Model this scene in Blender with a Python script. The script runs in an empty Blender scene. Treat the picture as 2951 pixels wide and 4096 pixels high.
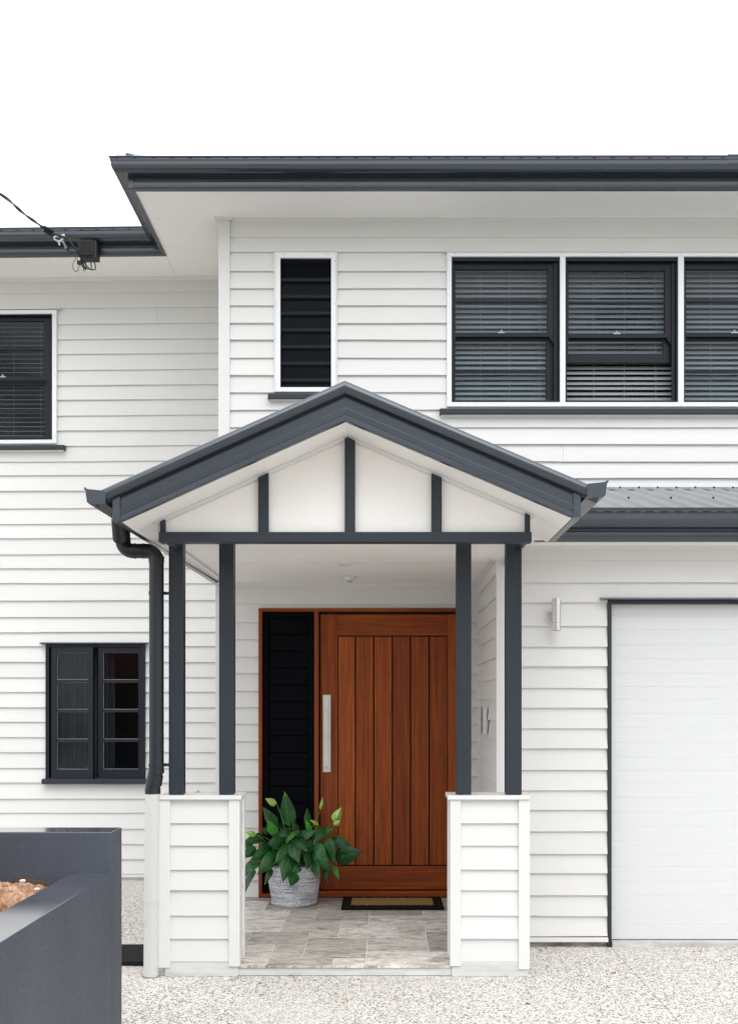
import bpy, math, random
from mathutils import Vector, Matrix
R = math.radians
S = bpy.context.scene
COL = S.collection
random.seed(7)

# ------------------------------------------------------------------ camera
F, VX, VY, CH = 4540.0, 1540.0, 2800.0, 1.72      # focal length and vanishing point of the photograph, eye height
cam = bpy.data.objects.new('camera', bpy.data.cameras.new('camera'))
COL.objects.link(cam)
cam.location = (0, 0, CH)
cam.rotation_euler = (R(90), 0, 0)
cam.data.sensor_fit = 'VERTICAL'
cam.data.sensor_height = 36.0
cam.data.lens = 36.0 * F / 4096.0
cam.data.shift_x = -(VX - 1475.5) / 4096.0
cam.data.shift_y = (VY - 2048.0) / 4096.0
cam.data.clip_start = 0.05
cam.data.clip_end = 1000
S.camera = cam

# ------------------------------------------------------------------ world, sun, exposure
SUN_EL, SUN_AZ = R(58), R(168)       # overcast: broad soft sun from the street side
w = bpy.data.worlds.new('World')
S.world = w
w.use_nodes = True
nt = w.node_tree
nt.nodes.clear()
sky = nt.nodes.new('ShaderNodeTexSky')
sky.sky_type = 'NISHITA'
sky.sun_disc = False
sky.sun_elevation = SUN_EL
sky.sun_rotation = SUN_AZ
sky.dust_density = 5.0
sky.air_density = 1.0
hs = nt.nodes.new('ShaderNodeHueSaturation')
hs.inputs['Saturation'].default_value = 0.10
bg = nt.nodes.new('ShaderNodeBackground')
bg.inputs['Strength'].default_value = 0.15
wo = nt.nodes.new('ShaderNodeOutputWorld')
nt.links.new(sky.outputs[0], hs.inputs['Color'])
deck = nt.nodes.new('ShaderNodeMix')                 # bright even cloud deck over the clear-sky model
deck.data_type = 'RGBA'
deck.inputs[0].default_value = 0.8
deck.inputs[7].default_value = (6.80, 7.05, 7.42, 1)
nt.links.new(hs.outputs[0], deck.inputs[6])
nt.links.new(deck.outputs[2], bg.inputs[0])
nt.links.new(bg.outputs[0], wo.inputs[0])
sl = bpy.data.lights.new('sun', 'SUN')
sl.energy = 0.5
sl.angle = R(50)
sl.color = (1.0, 0.975, 0.94)
sun = bpy.data.objects.new('sun', sl)
COL.objects.link(sun)
sd = Vector((math.sin(SUN_AZ) * math.cos(SUN_EL), math.cos(SUN_AZ) * math.cos(SUN_EL), math.sin(SUN_EL)))
sun.rotation_euler = (-sd).to_track_quat('-Z', 'Y').to_euler()
S.view_settings.view_transform = 'Standard'
S.view_settings.look = 'None'
S.view_settings.exposure = 0.92
S.view_settings.gamma = 1.0
S.cycles.max_bounces = 10
S.cycles.transparent_max_bounces = 16

# ------------------------------------------------------------------ depths of the planes (metres from the camera)
D_MAIN, D_LEFT, D_GAR, D_PIER, D_POST, D_GABLE, D_BARGE = 9.54, 10.85, 7.92, 7.06, 7.08, 6.58, 6.25

def X(px, d): return (px - VX) * d / F
def Z(py, d): return CH + (VY - py) * d / F

# ------------------------------------------------------------------ mesh builder
class MB:
    def __init__(s):
        s.v, s.f, s.m, s.uv = [], [], [], {}
    def face(s, pts, mi=0):
        n = len(s.v)
        s.v += [tuple(p) for p in pts]
        s.f.append(tuple(range(n, n + len(pts))))
        s.m.append(mi)
    def box(s, x0, x1, y0, y1, z0, z1, mi=0):
        if x0 > x1: x0, x1 = x1, x0
        if y0 > y1: y0, y1 = y1, y0
        if z0 > z1: z0, z1 = z1, z0
        n = len(s.v)
        s.v += [(x0, y0, z0), (x1, y0, z0), (x1, y1, z0), (x0, y1, z0), (x0, y0, z1), (x1, y0, z1), (x1, y1, z1), (x0, y1, z1)]
        for q in ((0, 3, 2, 1), (4, 5, 6, 7), (0, 1, 5, 4), (1, 2, 6, 5), (2, 3, 7, 6), (3, 0, 4, 7)):
            s.f.append(tuple(n + i for i in q)); s.m.append(mi)
    def prism(s, poly, fn, a, b, mi=0):
        """poly: 2-D points; fn(u, v, w) -> 3-D; extruded from w=a to w=b"""
        n = len(s.v); k = len(poly)
        s.v += [tuple(fn(u, v, a)) for u, v in poly] + [tuple(fn(u, v, b)) for u, v in poly]
        s.f.append(tuple(n + i for i in reversed(range(k)))); s.m.append(mi)
        s.f.append(tuple(n + k + i for i in range(k))); s.m.append(mi)
        for i in range(k):
            j = (i + 1) % k
            s.f.append((n + i, n + j, n + k + j, n + k + i)); s.m.append(mi)
    def sweep(s, prof, path, fn, mi=0, caps=True, closed=True):
        """prof: (o, w) with o along the mitred left normal of the 2-D path; fn((a, b), w) -> 3-D"""
        P = [Vector(p) for p in path]; N = []
        for i in range(len(P)):
            d1 = (P[i] - P[i - 1]).normalized() if i > 0 else None
            d2 = (P[i + 1] - P[i]).normalized() if i < len(P) - 1 else None
            n1 = Vector((-d1.y, d1.x)) if d1 else None
            n2 = Vector((-d2.y, d2.x)) if d2 else None
            if n1 is None: N.append(n2)
            elif n2 is None: N.append(n1)
            else:
                b = (n1 + n2).normalized(); N.append(b / max(0.2, b.dot(n1)))
        n0 = len(s.v); k = len(prof)
        for p, nn in zip(P, N):
            for o, wz in prof:
                q = p + nn * o
                s.v.append(tuple(fn((q.x, q.y), wz)))
        for i in range(len(P) - 1):
            for j in range(k if closed else k - 1):
                j2 = (j + 1) % k
                a = n0 + i * k
                s.f.append((a + j, a + j2, a + k + j2, a + k + j)); s.m.append(mi)
        if caps and closed:
            s.f.append(tuple(n0 + j for j in reversed(range(k)))); s.m.append(mi)
            a = n0 + (len(P) - 1) * k
            s.f.append(tuple(a + j for j in range(k))); s.m.append(mi)
    def tube(s, pts, r, n=16, mi=0, caps=True):
        P = [Vector(p) for p in pts]
        rr = r if isinstance(r, (list, tuple)) else [r] * len(P)
        t0 = (P[1] - P[0]).normalized()
        up = Vector((0, 0, 1)) if abs(t0.z) < 0.9 else Vector((1, 0, 0))
        a = t0.cross(up).normalized()
        n0 = len(s.v)
        for i, p in enumerate(P):
            if i == 0: t = t0
            elif i == len(P) - 1: t = (P[i] - P[i - 1]).normalized()
            else: t = ((P[i] - P[i - 1]).normalized() + (P[i + 1] - P[i]).normalized()).normalized()
            a = (a - t * a.dot(t)).normalized(); b = t.cross(a)
            for k in range(n):
                th = 2 * math.pi * k / n
                s.v.append(tuple(p + (a * math.cos(th) + b * math.sin(th)) * rr[i]))
        for i in range(len(P) - 1):
            for k in range(n):
                k2 = (k + 1) % n
                s.f.append((n0 + i * n + k, n0 + i * n + k2, n0 + (i + 1) * n + k2, n0 + (i + 1) * n + k)); s.m.append(mi)
        if caps:
            s.f.append(tuple(n0 + k for k in reversed(range(n)))); s.m.append(mi)
            e = n0 + (len(P) - 1) * n
            s.f.append(tuple(e + k for k in range(n))); s.m.append(mi)
    def lathe(s, prof, c, n=32, mi=0, axis='z', wob=None):
        """prof: (r, h) list; axis z upward or y (towards +y)"""
        n0 = len(s.v)
        for r, h in prof:
            for k in range(n):
                th = 2 * math.pi * k / n
                rr = r * (wob(th, h) if wob else 1)
                if axis == 'z': s.v.append((c[0] + rr * math.cos(th), c[1] + rr * math.sin(th), c[2] + h))
                elif axis == 'y': s.v.append((c[0] + rr * math.cos(th), c[1] + h, c[2] + rr * math.sin(th)))
                else: s.v.append((c[0] + h, c[1] + rr * math.cos(th), c[2] + rr * math.sin(th)))
        for i in range(len(prof) - 1):
            for k in range(n):
                k2 = (k + 1) % n
                s.f.append((n0 + i * n + k, n0 + i * n + k2, n0 + (i + 1) * n + k2, n0 + (i + 1) * n + k)); s.m.append(mi)
        s.f.append(tuple(n0 + k for k in reversed(range(n)))); s.m.append(mi)
        e = n0 + (len(prof) - 1) * n
        s.f.append(tuple(e + k for k in range(n))); s.m.append(mi)
    def warp(s, fn):
        s.v = [tuple(fn(*p)) for p in s.v]
    def build(s, name, mat, parent=None, bevel=0, smooth=False, label=None, seg=2, fixn=True):
        me = bpy.data.meshes.new(name)
        loc = Vector((0, 0, 0))
        me.from_pydata(s.v, [], s.f)
        mats = mat if isinstance(mat, (list, tuple)) else [mat]
        for m in mats: me.materials.append(m)
        me.polygons.foreach_set('material_index', s.m)
        if s.uv:
            ul = me.uv_layers.new(name='UVMap')
            for li, l in enumerate(me.loops):
                ul.data[li].uv = s.uv.get(l.vertex_index, (0, 0))
        if fixn:
            import bmesh
            bm = bmesh.new(); bm.from_mesh(me)
            bmesh.ops.recalc_face_normals(bm, faces=bm.faces)
            bm.to_mesh(me); bm.free()
        if smooth:
            me.polygons.foreach_set('use_smooth', [True] * len(me.polygons))
            if smooth != 'all':
                try: me.set_sharp_from_angle(angle=R(38))
                except Exception: pass
        me.update()
        o = bpy.data.objects.new(name, me)
        COL.objects.link(o)
        if parent is not None:
            o.parent = parent
            if parent.type == 'EMPTY':
                o.matrix_parent_inverse = Matrix.Translation(-parent.location)
        if bevel:
            b = o.modifiers.new('bevel', 'BEVEL')
            b.width = bevel; b.segments = seg; b.limit_method = 'ANGLE'; b.angle_limit = R(35)
        if label: o['label'] = label
        return o

def thing(name, label, cat, loc, group=None):
    o = bpy.data.objects.new(name, None)
    COL.objects.link(o); o.location = loc; o.empty_display_size = 0.1
    o['label'] = label; o['category'] = cat
    if group: o['group'] = group
    return o
def tag(o, label, cat, group=None, kind=None):
    if label: o['label'] = label
    if cat: o['category'] = cat
    if group: o['group'] = group
    if kind: o['kind'] = kind
    return o

# ------------------------------------------------------------------ materials
class NT:
    def __init__(s, name, rough=0.5, metal=0.0, spec=0.5):
        s.mat = bpy.data.materials.new(name); s.mat.use_nodes = True
        s.t = s.mat.node_tree
        s.b = s.t.nodes['Principled BSDF']
        s.b.inputs['Roughness'].default_value = rough
        s.b.inputs['Metallic'].default_value = metal
        s.b.inputs['Specular IOR Level'].default_value = spec
        s.tc = None
    def n(s, kind, **kw):
        nd = s.t.nodes.new(kind)
        for k, v in kw.items():
            if k in nd.inputs: nd.inputs[k].default_value = v
            else: setattr(nd, k, v)
        return nd
    def l(s, a, b): s.t.links.new(a, b)
    def co(s, scale=(1, 1, 1), rot=(0, 0, 0), out='Object'):
        if s.tc is None: s.tc = s.t.nodes.new('ShaderNodeTexCoord')
        mp = s.t.nodes.new('ShaderNodeMapping')
        mp.inputs['Scale'].default_value = scale; mp.inputs['Rotation'].default_value = rot
        s.l(s.tc.outputs[out], mp.inputs['Vector'])
        return mp.outputs[0]
    def noise(s, vec, scale, detail=4, rough=0.55, dist=0.0):
        nd = s.n('ShaderNodeTexNoise', Scale=scale, Detail=detail, Roughness=rough, Distortion=dist)
        s.l(vec, nd.inputs['Vector']); return nd.outputs['Fac']
    def ramp(s, fac, stops, interp='LINEAR'):
        nd = s.t.nodes.new('ShaderNodeValToRGB'); cr = nd.color_ramp; cr.interpolation = interp
        while len(cr.elements) < len(stops): cr.elements.new(0.5)
        for e, (p, c) in zip(cr.elements, stops):
            e.position = p; e.color = (c[0], c[1], c[2], 1) if isinstance(c, (tuple, list)) else (c, c, c, 1)
        s.l(fac, nd.inputs['Fac']); return nd.outputs['Color']
    def mix(s, fac, a, b, mode='MIX'):
        nd = s.t.nodes.new('ShaderNodeMix'); nd.data_type = 'RGBA'; nd.blend_type = mode
        for val, sock in ((fac, nd.inputs[0]), (a, nd.inputs[6]), (b, nd.inputs[7])):
            if isinstance(val, (int, float)): sock.default_value = val
            elif isinstance(val, (tuple, list)): sock.default_value = (val[0], val[1], val[2], 1)
            else: s.l(val, sock)
        return nd.outputs[2]
    def math(s, op, a, b=0.0):
        nd = s.t.nodes.new('ShaderNodeMath'); nd.operation = op
        for val, sock in ((a, nd.inputs[0]), (b, nd.inputs[1])):
            if isinstance(val, (int, float)): sock.default_value = val
            else: s.l(val, sock)
        return nd.outputs[0]
    def bump(s, h, strength=0.3, dist=0.002):
        nd = s.n('ShaderNodeBump', Strength=strength, Distance=dist)
        s.l(h, nd.inputs['Height']); s.l(nd.outputs[0], s.b.inputs['Normal'])
    def col(s, c):
        if isinstance(c, (tuple, list)): s.b.inputs['Base Color'].default_value = (c[0], c[1], c[2], 1)
        else: s.l(c, s.b.inputs['Base Color'])
    def rough(s, r): s.l(r, s.b.inputs['Roughness'])

def paint(name, c, rough=0.5, var=0.05, grain=(3, 3, 60), bump=0.25, spec=0.4, blot=0.0):
    m = NT(name, rough, 0, spec)
    g = m.noise(m.co(grain), 1.0, 5)
    big = m.noise(m.co((0.9, 0.9, 0.9)), 1.3, 3)
    f = m.math('ADD', m.math('MULTIPLY', g, 0.5), m.math('MULTIPLY', big, 0.5))
    lo = tuple(x * (1 - var) for x in c); hi = tuple(min(1, x * (1 + var)) for x in c)
    colr = m.ramp(f, [(0.3, lo), (0.7, hi)])
    m.col(colr)
    m.bump(g, bump, 0.0015)
    m.rough(m.ramp(big, [(0.3, rough - 0.07), (0.7, rough + 0.07)]))
    return m.mat

M = {}
# weatherboards: warm white paint with a per-board tone and a few weather smudges
def weatherboard_mat(name, c):
    m = NT(name, 0.5, 0, 0.35)
    geo = m.t.nodes.new('ShaderNodeNewGeometry')
    g = m.noise(m.co((2.2, 2.2, 70)), 1.0, 6, 0.6)
    big = m.noise(m.co((0.7, 0.7, 1.6)), 1.5, 4)
    fine = m.noise(m.co((1, 1, 1)), 90, 3)
    a = m.ramp(big, [(0.3, tuple(x * 0.965 for x in c)), (0.62, c)])
    isl = m.ramp(geo.outputs['Random Per Island'], [(0, 0.965), (1, 1.0)])
    a = m.mix(1.0, a, isl, 'MULTIPLY')
    sp = m.noise(m.co((1, 1, 1)), 38, 2, 0.6)
    spots = m.ramp(sp, [(0.72, 0.0), (0.78, 0.05)])
    a = m.mix(spots, a, (0.3, 0.26, 0.2))
    m.col(a)
    h = m.math('ADD', m.math('MULTIPLY', g, 0.7), m.math('MULTIPLY', fine, 0.3))
    m.bump(h, 0.35, 0.0016)
    return m.mat
M['board'] = weatherboard_mat('weatherboard_paint', (0.695, 0.687, 0.668))
M['trim'] = paint('white_trim_paint', (0.69, 0.685, 0.67), 0.38, 0.02, (4, 4, 4), 0.08)
M['soffit'] = paint('soffit_paint', (0.88, 0.865, 0.84), 0.6, 0.02, (3, 3, 3), 0.05)
M['panel'] = paint('gable_panel_paint', (0.88, 0.86, 0.825), 0.6, 0.02, (6, 6, 6), 0.1)
M['white_metal'] = paint('white_metal', (0.76, 0.77, 0.775), 0.35, 0.01, (3, 3, 3), 0.03)
M['dark_timber'] = paint('charcoal_timber_paint', (0.017, 0.024, 0.033), 0.45, 0.2, (70, 70, 3), 0.5)
M['dark_timber_h'] = paint('charcoal_timber_paint_horizontal', (0.017, 0.024, 0.033), 0.45, 0.2, (3, 70, 70), 0.5)
M['dark_metal'] = paint('charcoal_steel', (0.012, 0.018, 0.026), 0.25, 0.05, (2, 2, 2), 0.0, 1.0)
M['sash'] = paint('charcoal_sash_paint', (0.008, 0.010, 0.016), 0.45, 0.1, (30, 30, 30), 0.1, 0.28)
M['black'] = paint('black_plastic', (0.008, 0.008, 0.009), 0.5, 0.1, (30, 30, 30), 0.1)
M['pipe'] = paint('charcoal_pipe', (0.013, 0.017, 0.021), 0.36, 0.06, (9, 9, 1), 0.05)
M['pipe_white'] = paint('pale_pipe', (0.58, 0.58, 0.56), 0.3, 0.05, (7, 7, 1.5), 0.05)
M['mesh_screen'] = paint('dark_screen', (0.0025, 0.003, 0.0045), 0.7, 0.1, (60, 60, 60), 0.1, 0.05)
M['slot'] = paint('slot_shadow', (0.006, 0.007, 0.008), 0.8, 0.05)
M['blind'] = paint('blind_slat', (0.29, 0.315, 0.33), 0.45, 0.03, (2, 20, 20), 0.03)
M['blind_dark'] = paint('blind_slat_grey', (0.16, 0.18, 0.20), 0.45, 0.03, (2, 20, 20), 0.03)
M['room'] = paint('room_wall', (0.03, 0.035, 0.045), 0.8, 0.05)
M['steel'] = paint('satin_steel', (0.60, 0.585, 0.55), 0.32, 0.05, (2, 60, 60), 0.05)
M['brass'] = paint('steel_latch', (0.45, 0.46, 0.47), 0.3, 0.02)
M['dark_metal'].node_tree.nodes['Principled BSDF'].inputs['Specular Tint'].default_value = (0.88, 0.94, 1.0, 1)
for k in ('brass',):
    M[k].node_tree.nodes['Principled BSDF'].inputs['Metallic'].default_value = 0.6
m = NT('brushed_steel', 0.38, 1.0)
m.col((0.62, 0.60, 0.58)); g = m.noise(m.co((3, 3, 220)), 1.0, 3); M['lamp_steel'] = m.mat
m = NT('satin_steel_handle', 0.34, 0.75)
m.col(m.ramp(m.noise(m.co((5, 5, 3)), 2.0, 4), [(0.3, (0.58, 0.57, 0.53)), (0.7, (0.72, 0.71, 0.67))])); M['steel'] = m.mat

# glass
def glass(name, tint=(1, 1, 1), refl=1.0, through=0.9, wav=0.02):
    mt = bpy.data.materials.new(name); mt.use_nodes = True
    t = mt.node_tree; t.nodes.clear()
    o = t.nodes.new('ShaderNodeOutputMaterial'); mx = t.nodes.new('ShaderNodeMixShader')
    tr = t.nodes.new('ShaderNodeBsdfTransparent'); gl = t.nodes.new('ShaderNodeBsdfGlossy'); fr = t.nodes.new('ShaderNodeLayerWeight'); pw = t.nodes.new('ShaderNodeMath'); pw.operation = 'POWER'; pw.inputs[1].default_value = 5.0; ma = t.nodes.new('ShaderNodeMath'); ma.operation = 'MULTIPLY_ADD'; ma.inputs[1].default_value = 0.93; ma.inputs[2].default_value = 0.07
    tr.inputs[0].default_value = (tint[0] * through, tint[1] * through, tint[2] * through, 1)
    gl.inputs['Roughness'].default_value = 0.11
    gl.inputs['Color'].default_value = (refl, refl, refl, 1)
    tc = t.nodes.new('ShaderNodeTexCoord'); nz = t.nodes.new('ShaderNodeTexNoise'); nz.inputs['Scale'].default_value = 3.0
    bp = t.nodes.new('ShaderNodeBump'); bp.inputs['Strength'].default_value = wav; bp.inputs['Distance'].default_value = 0.05
    t.links.new(tc.outputs['Object'], nz.inputs['Vector']); t.links.new(nz.outputs['Fac'], bp.inputs['Height'])
    t.links.new(bp.outputs[0], gl.inputs['Normal'])
    t.links.new(fr.outputs['Facing'], pw.inputs[0]); t.links.new(pw.outputs[0], ma.inputs[0]); t.links.new(ma.outputs[0], mx.inputs[0]); t.links.new(tr.outputs[0], mx.inputs[1]); t.links.new(gl.outputs[0], mx.inputs[2])
    t.links.new(mx.outputs[0], o.inputs[0])
    return mt
M['glass'] = glass('window_glass', (0.88, 0.95, 1.0), 0.34, 0.92, 0.06)
M['glass_dark'] = glass('tinted_glass', (0.55, 0.62, 0.62), 0.10, 0.3)

# door timber
def timber(name, horiz):
    m = NT(name, 0.45, 0, 0.2)
    geo = m.t.nodes.new('ShaderNodeNewGeometry')
    sc = (1.6, 40, 42) if horiz else (42, 40, 1.6)
    sc2 = (6, 220, 260) if horiz else (260, 220, 6)
    sc3 = (0.6, 9, 9) if horiz else (9, 9, 0.6)
    off = m.t.nodes.new('ShaderNodeVectorMath'); off.operation = 'ADD'
    ofs = m.math('MULTIPLY', geo.outputs['Random Per Island'], 37.0)
    m.l(m.co(sc), off.inputs[0]); m.l(ofs, off.inputs[1])
    g = m.noise(off.outputs[0], 1.0, 6, 0.6, 0.6)
    p = m.noise(m.co(sc2), 1.0, 3, 0.7)
    b = m.noise(m.co(sc3), 1.0, 3, 0.5, 1.2)
    c = m.ramp(g, [(0.25, (0.16, 0.028, 0.0042)), (0.5, (0.31, 0.066, 0.0095)), (0.78, (0.47, 0.122, 0.0180))])
    c = m.mix(m.ramp(b, [(0.35, 0.0), (0.7, 0.5)]), c, (0.26, 0.058, 0.014))
    c = m.mix(m.ramp(p, [(0.52, 0.0), (0.66, 0.45)]), c, (0.055, 0.013, 0.005))
    tone = m.ramp(geo.outputs['Random Per Island'], [(0, (0.66, 0.60, 0.56)), (0.5, (0.95, 0.93, 0.92)), (1, (1.18, 1.25, 1.3))])
    c = m.mix(1.0, c, tone, 'MULTIPLY')
    m.col(c)
    m.bump(m.math('ADD', m.math('MULTIPLY', g, 0.4), m.math('MULTIPLY', p, 0.6)), 0.3, 0.001)
    return m.mat
M['wood'] = timber('door_timber', False)
M['wood_h'] = timber('door_timber_rail', True)

# pebbled concrete
m = NT('pebbled_concrete', 0.75, 0, 0.3)
wob = m.t.nodes.new('ShaderNodeVectorMath'); wob.operation = 'ADD'
nz = m.n('ShaderNodeTexNoise', Scale=60.0, Detail=2); m.l(m.co(), nz.inputs['Vector'])
sc = m.t.nodes.new('ShaderNodeVectorMath'); sc.operation = 'SCALE'; sc.inputs['Scale'].default_value = 0.012
m.l(nz.outputs['Color'], sc.inputs[0]); m.l(m.co(), wob.inputs[0]); m.l(sc.outputs[0], wob.inputs[1])
def voro(scale):
    v = m.n('ShaderNodeTexVoronoi', Scale=scale); v.feature = 'F1'
    m.l(wob.outputs[0], v.inputs['Vector']); return v
v1 = voro(100); v2 = voro(175)
s1 = m.t.nodes.new('ShaderNodeSeparateColor'); m.l(v1.outputs['Color'], s1.inputs[0])
s2 = m.t.nodes.new('ShaderNodeSeparateColor'); m.l(v2.outputs['Color'], s2.inputs[0])
st = [(0.0, (0.012, 0.014, 0.020)), (0.185, (0.08, 0.085, 0.095)), (0.24, (0.26, 0.25, 0.235)), (0.31, (0.64, 0.59, 0.52)), (0.5, (0.60, 0.55, 0.485)), (0.62, (0.72, 0.70, 0.66)), (0.76, (0.44, 0.395, 0.34)), (0.81, (0.76, 0.73, 0.69)), (0.97, (0.82, 0.81, 0.78))]
c1 = m.ramp(s1.outputs[0], st, 'CONSTANT')
c2 = m.ramp(s2.outputs[0], st, 'CONSTANT')
patch = m.noise(m.co(), 1.1, 3)
base = m.ramp(m.noise(m.co(), 25, 3), [(0.3, (0.55, 0.51, 0.455)), (0.7, (0.66, 0.63, 0.58))])
d1 = m.ramp(v1.outputs['Distance'], [(0.50, 1.0), (0.62, 0.0)])
d2 = m.ramp(v2.outputs['Distance'], [(0.45, 1.0), (0.60, 0.0)])
cc = m.mix(d2, base, c2)
cc = m.mix(d1, cc, c1)
cc = m.mix(m.ramp(patch, [(0.42, 0.0), (0.72, 0.38)]), cc, base)
m.col(cc)
m.bump(m.math('ADD', d1, d2), 0.25, 0.002)
M['aggregate'] = m.mat

# bare concrete edge
m = NT('painted_concrete', 0.7, 0, 0.3)
g = m.noise(m.co((1.2, 1.2, 6)), 3.0, 6, 0.65)
m.col(m.ramp(g, [(0.25, (0.48, 0.48, 0.47)), (0.6, (0.64, 0.64, 0.63))])); m.bump(m.noise(m.co(), 60, 4), 0.3, 0.003)
M['plinth'] = m.mat
m = NT('raw_concrete', 0.85, 0, 0.2)
g = m.noise(m.co((1, 1, 3)), 5.0, 7, 0.7)
m.col(m.ramp(g, [(0.3, (0.10, 0.085, 0.07)), (0.5, (0.26, 0.23, 0.2)), (0.75, (0.45, 0.43, 0.4))])); m.bump(g, 0.5, 0.006)
M['raw_concrete'] = m.mat
m = NT('pale_concrete', 0.85, 0, 0.2)
g = m.noise(m.co((1, 1, 3)), 5.0, 7, 0.7)
m.col(m.ramp(g, [(0.3, (0.36, 0.35, 0.33)), (0.7, (0.62, 0.62, 0.60))])); m.bump(g, 0.3, 0.004)
M['pale_concrete'] = m.mat

# travertine
m = NT('travertine', 0.6, 0, 0.3)
geo = m.t.nodes.new('ShaderNodeNewGeometry')
off = m.t.nodes.new('ShaderNodeVectorMath'); off.operation = 'ADD'
m.l(m.math('MULTIPLY', geo.outputs['Random Per Island'], 53.0), off.inputs[1])
m.l(m.co((2.2, 5.0, 1)), off.inputs[0])
off2 = m.t.nodes.new('ShaderNodeVectorMath'); off2.operation = 'ADD'
m.l(m.math('MULTIPLY', geo.outputs['Random Per Island'], 91.0), off2.inputs[1]); m.l(m.co((2.2, 6, 1)), off2.inputs[0])
vein = m.noise(off.outputs[0], 2.2, 9, 0.68, 1.4)
cl = m.noise(off2.outputs[0], 1.6, 6, 0.6, 2.2)
c = m.ramp(vein, [(0.30, (0.13, 0.11, 0.097)), (0.40, (0.32, 0.29, 0.265)), (0.49, (0.50, 0.465, 0.43)), (0.64, (0.67, 0.64, 0.605))])
c = m.mix(m.ramp(cl, [(0.46, 0.0), (0.66, 0.5)]), c, (0.62, 0.605, 0.58))
dk = m.noise(off2.outputs[0], 3.6, 10, 0.7, 3.0)
c = m.mix(m.ramp(dk, [(0.475, 0.0), (0.5, 0.85), (0.525, 0.0)]), c, (0.10, 0.085, 0.075))
tone = m.ramp(geo.outputs['Random Per Island'], [(0, (0.66, 0.61, 0.57)), (0.5, (0.97, 0.94, 0.90)), (1, (1.32, 1.31, 1.29))])
c = m.mix(1.0, c, tone, 'MULTIPLY')
m.col(c); m.bump(vein, 0.12, 0.002); M['tile'] = m.mat
m = NT('grout', 0.9, 0, 0.2); m.col((0.78, 0.77, 0.75)); M['grout'] = m.mat

# rendered planter wall
m = NT('charcoal_render', 0.5, 0, 0.45)
g = m.noise(m.co(), 55, 5, 0.65); g2 = m.noise(m.co((1, 1, 0.4)), 3.0, 4); g3 = m.noise(m.co(), 160, 2)
c = m.ramp(g2, [(0.3, (0.040, 0.047, 0.062)), (0.7, (0.060, 0.069, 0.090))])
c = m.mix(m.ramp(g3, [(0.62, 0.0), (0.75, 0.35)]), c, (0.12, 0.13, 0.15))
m.col(c)
bp_ = m.n('ShaderNodeBump', Distance=0.006); m.l(m.math('ADD', g, m.math('MULTIPLY', g3, 0.5)), bp_.inputs['Height']); m.l(bp_.outputs[0], m.b.inputs['Normal'])
geo = m.t.nodes.new('ShaderNodeNewGeometry'); sz = m.t.nodes.new('ShaderNodeSeparateXYZ'); m.l(geo.outputs['True Normal'], sz.inputs[0])
wet = m.ramp(sz.outputs[2], [(0.6, 0.0), (0.95, 1.0)])            # rain-wet on the level tops
m.l(m.ramp(wet, [(0.0, 0.36), (1.0, 0.03)]), bp_.inputs['Strength'])
m.rough(m.mix(wet, m.ramp(g, [(0.3, 0.45), (0.7, 0.65)]), m.ramp(g2, [(0.3, 0.10), (0.7, 0.24)])))
m.l(m.ramp(wet, [(0.0, 0.4), (1.0, 1.0)]), m.b.inputs['Specular IOR Level'])
m.l(wet, m.b.inputs['Coat Weight']); m.b.inputs['Coat Roughness'].default_value = 0.12; m.b.inputs['Coat IOR'].default_value = 1.6
M['render'] = m.mat

# soil
m = NT('clay_soil', 0.95, 0, 0.1)
g = m.noise(m.co(), 9, 8, 0.7); g2 = m.noise(m.co(), 2.2, 3)
fr = m.ramp(m.math('ADD', m.math('MULTIPLY', g, 0.6), m.math('MULTIPLY', g2, 0.6)), [(0.46, (0.07, 0.035, 0.02)), (0.56, (0.20, 0.10, 0.055)), (0.64, (0.42, 0.23, 0.14)), (0.76, (0.62, 0.44, 0.33))])
m.col(fr); m.bump(m.noise(m.co(), 45, 8, 0.7), 0.9, 0.012); M['soil'] = m.mat
m = NT('pale_stone', 0.8, 0, 0.2); m.col(m.ramp(m.noise(m.co(), 30, 5), [(0.3, (0.5, 0.48, 0.44)), (0.7, (0.75, 0.74, 0.72))])); m.bump(m.noise(m.co(), 60, 5), 0.6, 0.006); M['stone'] = m.mat

# rope basket
m = NT('rope_weave', 0.9, 0, 0.15)
f1 = m.noise(m.co((170, 170, 40)), 1.0, 2, 0.6)
f2 = m.noise(m.co((6, 6, 90)), 1.0, 2)
f = m.math('ADD', m.math('MULTIPLY', f1, 0.55), m.math('MULTIPLY', f2, 0.45))
m.col(m.ramp(f, [(0.36, (0.13, 0.14, 0.17)), (0.48, (0.36, 0.365, 0.385)), (0.62, (0.66, 0.66, 0.66))]))
m.bump(f1, 0.8, 0.004); M['rope'] = m.mat

# coir mat
m = NT('coir', 0.95, 0, 0.1)
f1 = m.noise(m.co(), 260, 3, 0.7)
m.col(m.ramp(f1, [(0.3, (0.13, 0.065, 0.022)), (0.5, (0.30, 0.17, 0.07)), (0.7, (0.48, 0.31, 0.15))])); m.bump(f1, 1.0, 0.006); M['coir'] = m.mat
m = NT('black_pile', 0.95, 0, 0.1)
f1 = m.noise(m.co(), 240, 3, 0.7)
m.col(m.ramp(f1, [(0.3, 0.004), (0.7, 0.014)])); m.bump(f1, 1.0, 0.006); M['pile'] = m.mat

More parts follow.
